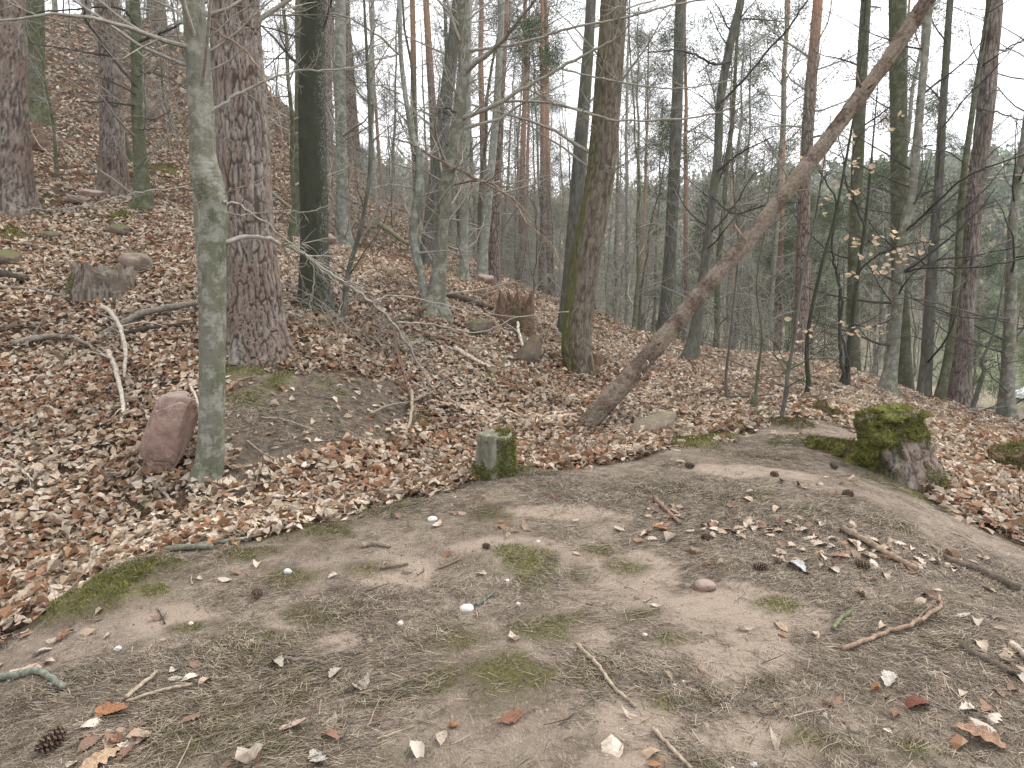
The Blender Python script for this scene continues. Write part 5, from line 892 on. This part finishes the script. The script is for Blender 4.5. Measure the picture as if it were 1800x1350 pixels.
for a in (("long crooked branch lying left from the dead trunk's foot", [(1012, 738), (960, 741), (900, 735), (850, 725), (790, 718), (735, 702)], 10, 6, (.40, .29, .21), .02, 5),
          ("pale forked stick standing out of leaves left of the rock, upper piece", [(175, 540), (198, 572), (214, 610), (222, 640), (220, 675)], 9, 6, PALE, [.0, .12, .18, .14, .05], 4), ("pale bent stick below the forked one, pointing down the slope", [(192, 638), (205, 672), (217, 725), (212, 750)], 9, 6, PALE, [.1, .12, .08, .01], 3),
          ("thick grey branch lying left of the kinked beech's middle", [(178, 598), (240, 575), (300, 563), (346, 556)], 13, 10, GREY, [.02, .10, .12, .12], 2), ("dark rotten branch under the thick grey one", [(215, 600), (270, 588), (345, 580)], 10, 8, DRK, .05, 0),
          ("weathered grey branch at left ending in thin forks", [(22, 612), (90, 607), (140, 612), (195, 640)], 12, 4, GREY, [.03, .08, .08, .02], 5), ("dark log end at the left edge above weathered branches", [(-10, 490), (20, 494), (50, 500)], 18, 11, DRK, .02, 0), ("thin pale branch below the dark log at left edge", [(-5, 514), (60, 518), (125, 532)], 7, 4, GREY, .05, 3),
          ("thin dark branch along slope under the grey stump", [(0, 592), (40, 584), (80, 588)], 8, 5, DRK, .05, 2), ("slanting grey stick in the hollow below the red slab", [(235, 818), (270, 855), (306, 896)], 7, 6, GREY, .03, 0), ("long thin tan twig crossing the hollow's leaves", [(322, 920), (360, 895), (420, 868), (500, 855), (565, 872)], 5, 3, TAN, .04, 4),
          ("dark little branch in the leaves at the left edge", [(50, 850), (62, 885), (75, 920)], 7, 6, DRK, .04, 3), ("pale stick poking up at left edge of hollow", [(0, 820), (30, 832), (60, 858)], 6, 4, PALE, .05, 3), ("thin stick sloping through leaves under the weathered branch", [(20, 770), (50, 755), (75, 730)], 6, 4, GREY, .05, 2),
          ("tan curved stick along the mossy rim of the mound", [(110, 1040, 3.4), (180, 1010, 3.6), (240, 985, 3.72), (292, 966, 3.85)], 8, 6, (.36, .28, .20), .015, 0), ("dark lichened stick end resting on the moss rim", [(290, 966, 3.85), (330, 970, 3.82), (374, 977, 3.78)], 13, 11, (.16, .15, .115), .012, 0), ("short grey-green lichened stick at the rim", [(345, 966, 3.86), (400, 955, 3.9), (442, 948, 3.93)], 9, 6, (.20, .225, .18), .012, 0),
          ("thick curved lichen-grey stick at the left edge of the mound", [(-20, 1200), (30, 1192), (70, 1186), (112, 1214)], 15, 12, LICH, .004, 0), ("short dark twig between two pale leaves on brown moss", [(498, 1165), (540, 1166), (574, 1173)], 7, 6, (.15, .12, .10), .006, 0), ("short bark-brown chip of wood on upper left of mound", [(635, 963), (660, 959), (686, 963)], 11, 8, (.20, .16, .12), 0, 0),
          ("tan crooked stick pointing at the bottom centre of the mound", [(1014, 1137), (1045, 1168), (1072, 1205), (1118, 1246)], 8, 7, TAN, .005, 1), ("tan stick leaving the bottom edge right of centre", [(1147, 1285), (1172, 1312), (1215, 1356)], 9, 8, TAN, .005, 0), ("orange-brown bent stick at right with a hooked end", [(1479, 1147), (1540, 1124), (1600, 1105), (1650, 1082), (1650, 1052)], 9, 6, ORG, [.005, .01, .02, .02, .01], 2),
          ("grey-brown stick among the pale leaves in mid mound", [(1150, 880), (1170, 900), (1196, 926)], 8, 7, BRN, .01, 0), ("thick brown stick lying through the right band of leaves", [(1480, 935), (1550, 975), (1612, 1008)], 12, 10, (.24, .18, .13), .012, 0), ("light stick slanting up among the bottom left leaves", [(222, 1234), (250, 1210), (276, 1188)], 9, 7, TAN, .012, 0), ("thin stick below the light slanting one at bottom left", [(222, 1240), (280, 1221), (338, 1209)], 6, 6, TAN, .01, 0),
          ("dark half-buried root running off the right edge", [(1690, 1140), (1750, 1172), (1812, 1200)], 14, 16, (.10, .08, .06), -.004, 0), ("dark half-buried root at right under the leaf band", [(1660, 985), (1720, 1005), (1790, 1040)], 14, 18, (.10, .08, .06), -.006, 0), ("pale broken stick at the right edge above the root", [(1775, 1138), (1790, 1150), (1812, 1172)], 12, 12, (.36, .31, .25), .01, 0),
          ("tiny lichened twig beside the large white pebble", [(838, 1068), (852, 1058), (866, 1046)], 7, 4, (.12, .14, .115), .006, 1), ("mossy bark twig curled left of the bent orange stick", [(1464, 1110), (1478, 1092), (1497, 1078)], 9, 6, (.14, .15, .08), .008, 3), ("thin dark twig on the upper left of the mound", [(668, 1003), (692, 999), (718, 994)], 5, 4, (.16, .12, .09), .006, 0), ("thin straight twig left of the central moss patch", [(770, 1002), (790, 994), (812, 984)], 4, 3, (.18, .14, .10), .006, 0),
          ("dark short log lying in the middle of the hollow", [(872, 676), (900, 686), (928, 697)], 9, 7, (.15, .085, .055), .03, 0), ("pale barkless stick slanting down the middle bank", [(800, 622), (830, 640), (862, 656)], 9, 7, (.46, .38, .30), .05, 0), ("long brown branch parallel to the pale barkless stick", [(745, 598), (800, 610), (860, 650)], 7, 4, BRN, .05, 2), ("dark log on the slope right of the twin-footed beech", [(776, 524), (820, 537), (866, 553)], 12, 8, (.10, .075, .055), .06, 0),
          ("white bare stick standing before the broken stump", [(910, 590), (914, 612), (930, 640), (950, 662)], 5, 4, (.50, .45, .38), [.18, .14, .05, .0], 1), ("tan stick curving down the bank towards the sawn stump", [(724, 708), (722, 750), (700, 792), (645, 842)], 6, 5, TAN, [.12, .06, .04, .02], 1), ("reddish thin stem arching down the bank", [(690, 575), (697, 640), (715, 690), (728, 720)], 4, 3, (.15, .09, .065), [.32, .18, .08, .02], 6),
          ("grey branch under the arching stems on the bank", [(650, 740), (700, 722), (760, 700)], 5, 4, GREY, .06, 3), ("thin dark stick lying across the crest behind saplings", [(1260, 706), (1320, 702), (1400, 704), (1440, 700)], 4, 3, (.10, .08, .06), .03, 2), ("reddish low twig left of the crest saplings", [(1216, 704), (1262, 690), (1310, 705)], 4, 3, (.13, .09, .07), .04, 2), ("mossy half-buried branch at the foot of the massive pine", [(398, 612), (430, 632), (462, 648)], 11, 8, (.25, .16, .11), .03, 1),
          ("brown branch curving at the mossy bank under massive pine", [(396, 700), (420, 680), (450, 672)], 6, 4, BRN, .05, 2), ("mossy fallen trunk far up the slope behind wavy stem", [(665, 402), (690, 420), (718, 440)], 9, 7, (.20, .20, .11), .1, 0), ("long thin stick across the leaves above the grey stump", [(40, 436), (90, 440), (145, 443)], 6, 4, GREY, .04, 1), ("brown stick on the leaves left of the pale boulder", [(75, 455), (110, 468), (140, 480)], 5, 4, (.2, .13, .09), .04, 1),
          ("pale stick in the leaves between slab rock and massive pine", [(335, 690), (345, 712), (352, 730)], 6, 4, PALE, .06, 1), ("thin tan twig on grey bank below massive pine", [(435, 780), (460, 800), (490, 815)], 3.5, 2.5, TAN, .02, 1), ("tan loop of twig on the bare grey bank", [(460, 740), (500, 745), (545, 760)], 3, 2.5, TAN, .03, 1)):
    stick(*a)
def twig_litter():
    mb = MB(); x, y = scatter(1.6, 12, 9, 42); so = soil_mask(x, y); N = len(x); a = rng.uniform(0, 6.28, N); L = rng.uniform(.06, .4, N) * np.where(so > .5, .45, 1); n = gnormal(x, y); d = np.stack([np.cos(a), np.sin(a), np.zeros(N)], -1); d = norm(d - n * (d * n).sum(-1, keepdims=True) + n * rng.normal(.04, .1, (N, 1)) * (1 - so)[:, None]); s = np.stack([x, y, surf(x, y) + .006 + .03 * (1 - so)], -1)
    P, Q = grow(s, d, L, rng.uniform(.0015, .0045, N), 5, .1, 0, .6); pal = np.array([GREY, TAN, BRN, DRK, (.30, .24, .18)]); tubes(mb, P, Q, 4, pal[rng.integers(0, 5, N)])
    tag(mb.build("twig_litter", M['stick']), "small dry twigs strewn over mound, hollow and bank", "twigs", kind="stuff")
twig_litter()

# ------------------------------------------------------------------ cones, pebbles, single leaves
M['cone'] = m_vcol("pine_cone_scales", nscale=30)
def cone_mesh(seed):
    g = np.random.default_rng(seed); mb = MB(); n = 74; ga = 2.39996; V = []; F = []; Cc = []
    for i in range(n):
        t = (i + .5) / n; a = i * ga; r = .0155 * math.sin(math.pi * (.12 + .82 * t)) ** .8; z = .052 * t; L = .0125 * (1.1 - .5 * abs(t - .4)); w = .0062
        o = np.array([math.cos(a), math.sin(a), 0]); s = np.array([-math.sin(a), math.cos(a), 0]); up = np.array([0, 0, 1]); el = -.35 + 1.25 * t; d = o * math.cos(el) + up * math.sin(el); b = o * r * .45 + up * z; e = b + d * (L + r * .35); nn = np.cross(d, s); k = len(V)
        V += [b - s * w * .4, b + s * w * .4, e + s * w, e - s * w, e + d * .002 + nn * .0028, b + nn * .002, e - nn * .0025]; F += [(k, k + 1, k + 2), (k, k + 2, k + 3), (k + 3, k + 2, k + 4), (k + 5, k + 3, k + 4), (k + 5, k + 4, k + 2), (k + 3, k + 6, k + 2), (k, k + 3, k + 5), (k + 1, k + 5, k + 2)]; c = np.array((.085, .058, .04)) * g.uniform(.7, 1.3); Cc += [c * .6, c * .6, c * 1.7, c * 1.7, c * 2.3, c, c]
    mb.add(np.array(V), F, None, np.array(Cc)); return mb.mesh("pine_cone", M['cone'], False)
CM = [cone_mesh(1), cone_mesh(2)]
for i, (u, v, s, lab) in enumerate(((455, 1046, 1.0, "dark pine cone on the left flank of the mound"), (1218, 824, 1.0, "pine cone on the mound's far side below the wedge stone"), (1328, 1002, 1.1, "open pine cone on bare sand at right middle"), (1237, 951, 1.0, "pine cone among dead leaves in the middle of the mound"), (1525, 1004, 1.1, "pine cone at the lower edge of right leaf band"),
                                    (1470, 826, .9, "pine cone just left of the mossy bark stump"), (1497, 872, 1.0, "pine cone near leaves below the mossy bark stump"), (74, 1328, 1.4, "big black pine cone in the bottom left corner"), (1357, 835, .9, "small dark pine cone on the far right of mound"), (850, 962, .7, "tiny dark cone near the central moss patch"))):
    p = ground_hit(u, v); o = bpy.data.objects.new("pine_cone", CM[i % 2]); COL.objects.link(o); o.location = (p[0], p[1], float(surf(p[0:1], p[1:2])[0]) + .012 * s); o.rotation_euler = (R(80) + rng.normal(0, .2), rng.normal(0, .3), rng.uniform(0, 6.28)); o.scale = (s,) * 3; tag(o, lab, "pine cone", "pine cones on the mound")
for i, (u, v, w, h, m, lab) in enumerate(((820, 1072, 27, 15, 'quartz', "large white pebble in the middle of the mound"), (911, 1063, 10, 6, 'quartz', "small white pebble right of the large white one"), (891, 1021, 9, 5, 'quartz', "white pebble at the foot of central moss patch"), (506, 1008, 15, 10, 'quartz', "whitish pebble on the mound's left shoulder"), (1393, 1206, 20, 14, 'stone', "round tan pebble on right foreground sand"),
        (1450, 1258, 9, 7, 'quartz', "white chip on right foreground sand below tan pebble"), (1238, 1034, 44, 20, 'red', "flat reddish stone sunk in sand at right middle"), (1185, 1206, 8, 6, 'quartz', "lower of two tiny white pebbles right of centre"), (1201, 1199, 7, 5, 'quartz', "upper of two tiny white pebbles right of centre"), (336, 1100, 9, 7, 'quartz', "white pebble on left flank of the mound"), (207, 1142, 14, 9, 'quartz', "white pebble on the left slope of bare soil"),
        (946, 953, 7, 5, 'quartz', "tiny white pebble above the central moss patch"), (1133, 1118, 11, 7, 'quartz', "white sliver of stone on the central sand"), (760, 914, 18, 9, 'quartz', "pale stone near the far left edge of mound top"), (716, 1006, 20, 11, 'stone', "grey-brown pebble on upper left of the mound"), (1208, 1032, 14, 10, 'stone', "tan pebble just left of flat reddish stone"), (1500, 1284, 22, 16, 'stone', "grey flat stone chip low on the right"),
        (800, 875, 5, 4, 'quartz', "tiny white pebble near the sawn stump"), (1325, 1345, 16, 9, 'quartz', "white pebble cut by the bottom edge"), (704, 1098, 12, 10, 'quartz', "pinkish white pebble left of centre"), (650, 1130, 14, 12, 'stone', "greyish pebble near the left brown moss"), (1120, 1052, 12, 8, 'stone', "small tan stone right of central moss patch"), (1482, 1050, 14, 9, 'stone', "round tan pebble below the right leaf band"))):
    rock(lab, u, v, None, w, h, px(w, ground_hit(u, v)[1]) * .8, m, 60 + i, .9, cat="pebble", name="pebble", sub=3, facets=4, sink=.35, rough=.15, rz=rng.uniform(-.3, .3))
def acorn():
    p = ground_hit(797, 1278); mb = MB(); n = 12; t = np.linspace(0, 1, n); P = np.stack([(t - .5) * .034, np.zeros(n), np.zeros(n)], -1); tubes(mb, P[None], (.0095 * np.sqrt(np.clip(1 - (2 * t - 1) ** 2, .02, 1)))[None], 12, (.24, .12, .055), True); o = mb.build("acorn", M['stick'], None, True, (p[0], p[1], p[2] + .010)); o.rotation_euler = (0, .1, .3); tag(o, "brown acorn in pine needles at bottom centre", "acorn")
acorn()
def leaf_proto(kind, g, name):
    m = 21; t = np.linspace(0, 1, m)
    if kind == 'oak': w = .30 * np.sin(math.pi * t ** .75) ** .7 * (1 + .20 * np.sin(2 * math.pi * (4.2 * t + .15))) * (.55 + .6 * t) + .01
    else: w = .27 * np.sin(math.pi * np.clip(t, .02, .995) ** .85) ** .9 + .006 * np.cos(t * 40)
    w = np.maximum(w, .008); c1, c2, c3 = g.normal(0, .3), g.normal(.2, .25), g.normal(0, .3); V = []
    for s in (-1, -.5, 0, .5, 1):
        ww = w * (1 + .06 * g.normal(0, 1, m)); x = t - .5 + .05 * np.abs(s); yy = s * ww; z = c1 * (x * x * 1.6 - .15) + c2 * yy ** 2 * 4 + c3 * x * yy * 2 + .010 * g.normal(0, 1, m) + (.015 * abs(s)); V.append(np.stack([x, yy, z], -1))
    V = np.array(V); i = np.arange(4)[:, None] * m; j = np.arange(m - 1)[None]; q = np.stack([i + j, i + j + 1, i + m + j + 1, i + m + j], -1).reshape(-1, 4); mb = MB(); mb.add(V.reshape(-1, 3), None, q)
    st = np.array([[-.5, 0, V[2, 0, 2]], [-.6, .01, V[2, 0, 2] + .01], [-.72, .03, V[2, 0, 2] + .0]]); tubes(mb, st[None], np.array([[.010, .008, .008]]), 4); return mb.mesh(name, M['leaf'], True)
g_ = np.random.default_rng(5); LP = [leaf_proto('oak', g_, "oak_leaf") for _ in range(8)] + [leaf_proto('beech', g_, "beech_leaf") for _ in range(8)]
def place_leaf(u, v, size=None, mesh=None, parent=None, name="fallen_leaf", Y=None, tilt=.22, lift=.006):
    p = ground_hit(u, v) if Y is None else at(u, v, Y); x, y = p[0:1], p[1:2]; n = gnormal(x, y)[0]; o = bpy.data.objects.new(name, mesh or LP[int(rng.integers(0, len(LP)))]); COL.objects.link(o); o.parent = parent
    q = Vector(norm(n + np.append(rng.normal(0, tilt, 2), 0))).to_track_quat('Z', 'Y'); from_z = Vector((0, 0, 1)); o.rotation_mode = 'QUATERNION'; import mathutils; o.rotation_quaternion = q @ mathutils.Quaternion((0, 0, 1), rng.uniform(0, 6.28)); s = size or rng.uniform(.05, .09); o.scale = (s, s, s * 1.0)
    o.location = (p[0], p[1], float(surf(x, y)[0]) + lift + .05 * s); return o
CL = [(1175, 900, 26, 8, 14), (1160, 935, 26, 7, 8), (1265, 940, 50, 9, 20), (1400, 930, 55, 10, 26), (1520, 965, 70, 11, 40), (1640, 985, 45, 9, 16), (1450, 990, 50, 10, 14), (1330, 890, 60, 12, 5), (1450, 850, 50, 10, 8), (210, 1305, 45, 28, 22), (300, 1200, 30, 14, 5), (40, 1190, 30, 20, 3), (1750, 1180, 40, 40, 12), (1720, 1230, 40, 50, 6),
      (1600, 1010, 90, 20, 10), (1720, 1060, 60, 50, 8), (130, 1120, 60, 20, 8), (430, 1010, 60, 20, 2), (780, 910, 50, 10, 5), (600, 1310, 60, 25, 2), (60, 1010, 50, 40, 26), (140, 960, 90, 40, 24), (330, 930, 90, 25, 16), (1330, 752, 60, 8, 8), (1770, 920, 40, 25, 10)]
nl = 0
for u, v, su, sv, n in CL:
    for _ in range(n):
        uu, vv = rng.normal(u, su), rng.normal(v, sv)
        if not (-20 < uu < 1820 and 740 < vv < 1370) or nl >= 296: continue
        place_leaf(uu, vv, parent=GROUND); nl += 1
def named_leaf(label, u, v, size, mesh, col, lift=.01, tilt=.1, name="fallen_leaf"):
    t = NT("dead_leaf_tint"); c = t.coord(); n = t.noise(c, 9, 5, .65); t.col(t.mix(t.ramp(n, .4, .75), tuple(x * .82 for x in col), tuple(x * .4 for x in col))); t.bump(t.noise(c, 14, 3), .03, .6); t.b.inputs["Roughness"].default_value = .6
    o = place_leaf(u, v, size, mesh.copy(), None, name, None, tilt, lift); o.data.materials[0] = t.m; return tag(o, label, "leaf")
for a in (("orange-brown leaf leaning against moss on the mound's left flank", 116, 1120, .085, LP[9], (.30, .14, .075)), ("round pale grey decayed leaf left of bottom centre", 634, 1208, .11, LP[3], (.50, .45, .37)), ("orange-brown flat leaf in needles near bottom centre", 898, 1266, .10, LP[11], (.26, .125, .075)), ("dark red-brown rolled leaf at lower right", 1612, 1240, .13, LP[12], (.17, .06, .035)),
          ("brown curled-up leaf with pale rim near right bottom corner", 1728, 1306, .15, LP[1], (.36, .22, .14)), ("pale beige leaf right of the bottom acorn", 777, 1302, .07, LP[10], (.52, .42, .32)), ("pale leaf left of short dark twig on brown moss", 487, 1172, .08, LP[2], (.48, .41, .33)), ("pale leaf right of short dark twig on brown moss", 590, 1188, .075, LP[5], (.47, .40, .32)), ("pinkish tan leaf on brown moss at lower left", 516, 1285, .11, LP[6], (.52, .38, .29)),
          ("crumpled tan leaf at the bottom near left corner", 180, 1338, .13, LP[0], (.48, .33, .21)), ("rust-brown folded leaf in the bottom left leaf heap", 200, 1255, .12, LP[4], (.36, .17, .08)), ("white folded leaf at the very bottom left of centre", 560, 1340, .09, LP[7], (.48, .43, .37)), ("white bleached leaves flat under right leaf band", 1400, 998, .13, LP[10], (.50, .50, .48)), ("pale leaf with pointed lobes low at right", 1562, 1200, .10, LP[5], (.58, .52, .44)),
          ("pale oval leaf above the right foreground sand", 1715, 1096, .08, LP[13], (.58, .50, .42)), ("rust leaf standing on edge in mid mound leaf group", 1160, 932, .09, LP[14], (.34, .15, .07)), ("small pale leaf lying on the mound's left shoulder", 398, 1023, .08, LP[15], (.62, .50, .40))):
    named_leaf(*a)

# ------------------------------------------------------------------ grass tuft, parked car in the valley
def tuft():
    p = ground_hit(862, 668); mb = MB(); n = 70; s = np.tile([0, 0, 0.], (n, 1)) + np.concatenate([rng.normal(0, .03, (n, 2)), np.zeros((n, 1))], 1); d = norm(np.concatenate([rng.normal(0, .8, (n, 2)), np.ones((n, 1))], 1)); P, Q = grow(s, d, rng.uniform(.10, .22, n), np.full(n, .0035), 6, .05, -.22, .1); tubes(mb, P, Q, 3, np.array([(.22, .24, .08)]) * rng.uniform(.6, 1.2, (n, 1))); tag(mb.build("grass_tuft", M['moss'], None, True, p), "small drooping grass tuft on leaves in the hollow", "grass tuft")
tuft()
def car():
    Y = 71.; x = ux(1826, Y); z = float(height(np.array([x]), np.array([Y]))[0]); o = empty("parked_car", (x, Y, z), "white car parked in the valley, cut off by the right edge", "car"); o.rotation_euler = (0, 0, .15); W = 1.7
    prof = np.array([(-2.1, .35), (-2.15, .75), (-1.9, .95), (-1.1, 1.02), (-.5, 1.42), (.9, 1.46), (1.6, 1.05), (2.05, .95), (2.12, .6), (2.05, .35)]); n = len(prof); V = []; hw = W / 2
    for yy, sc in ((-hw, .96), (-hw * .98, 1.0), (hw * .98, 1.0), (hw, .96)):
        for a, b in prof: inn = .12 if b > 1.1 else 0; V.append((a * sc, yy * (1 - inn), .35 + (b - .35) * sc))
    F = [(i * n + j, i * n + (j + 1) % n, (i + 1) * n + (j + 1) % n, (i + 1) * n + j) for i in range(3) for j in range(n)]; mb = MB(); mb.add(V, [(0, j + 1, j) for j in range(1, n - 1)] + [(3 * n, 3 * n + j, 3 * n + j + 1) for j in range(1, n - 1)], F); mb.build("body", M['carpaint'], o, False)
    for s in (-1, 1):
        for a0, a1, t0, t1 in ((-.95, .1, -.45, .1), (.2, 1.3, .2, .85)):
            mb = MB(); y0 = s * (hw + .01); mb.add([(a0, y0 * .99, 1.0), (a1, y0 * .99, 1.0), (t1, y0 * .9, 1.38), (t0, y0 * .9, 1.38), (a0, y0 * .97, 1.0), (a1, y0 * .97, 1.0), (t1, y0 * .88, 1.38), (t0, y0 * .88, 1.38)], None, [(0, 1, 2, 3), (4, 7, 6, 5), (0, 3, 7, 4), (1, 5, 6, 2), (3, 2, 6, 7), (0, 4, 5, 1)]); mb.build("window", M['carglass'], o, False)
        for a in (-1.35, 1.3):
            mb = MB(); tubes(mb, np.array([[(a, s * (hw - .2), .32), (a, s * (hw - .1), .32), (a, s * (hw + .02), .32)]]), np.array([[.32, .33, .31]]), 20, None, True); mb.build("wheel", M['tyre'], o)
        mb = MB(); tubes(mb, np.array([[(-2.1, s * .6, .72), (-2.17, s * .6, .72)]]), np.array([[.11, .09]]), 10, None, True); mb.build("headlight", M['quartz'], o)
M['carpaint'] = m_plain("white_car_paint", (.8, .8, .8), .3); M['carglass'] = m_plain("dark_car_glass", (.03, .035, .04), .1); M['tyre'] = m_plain("black_tyre", (.03, .03, .03), .8)
car()


# ------------------------------------------------------------------ the thin air between here and the far slope
def haze(density):
    x0, x1, y0, y1, z0, z1 = -345, 500, -45, 660, -24, 130; v = [(x, y, z) for z in (z0, z1) for y in (y0, y1) for x in (x0, x1)]; f = [(0, 2, 3, 1), (4, 5, 7, 6), (0, 1, 5, 4), (2, 6, 7, 3), (0, 4, 6, 2), (1, 3, 7, 5)]; mb = MB(); mb.add(v, None, f); m = bpy.data.materials.new("haze_air"); m.use_nodes = True; t = m.node_tree; t.nodes.clear()
    o = t.nodes.new("ShaderNodeOutputMaterial"); p = t.nodes.new("ShaderNodeVolumePrincipled"); p.inputs["Color"].default_value = (.96, .97, 1, 1); p.inputs["Density"].default_value = density; t.links.new(p.outputs[0], o.inputs["Volume"]); tag(mb.build("haze", m, None, False), "thin pale haze in the air between the trees", "haze", kind="stuff")
haze(.0006)
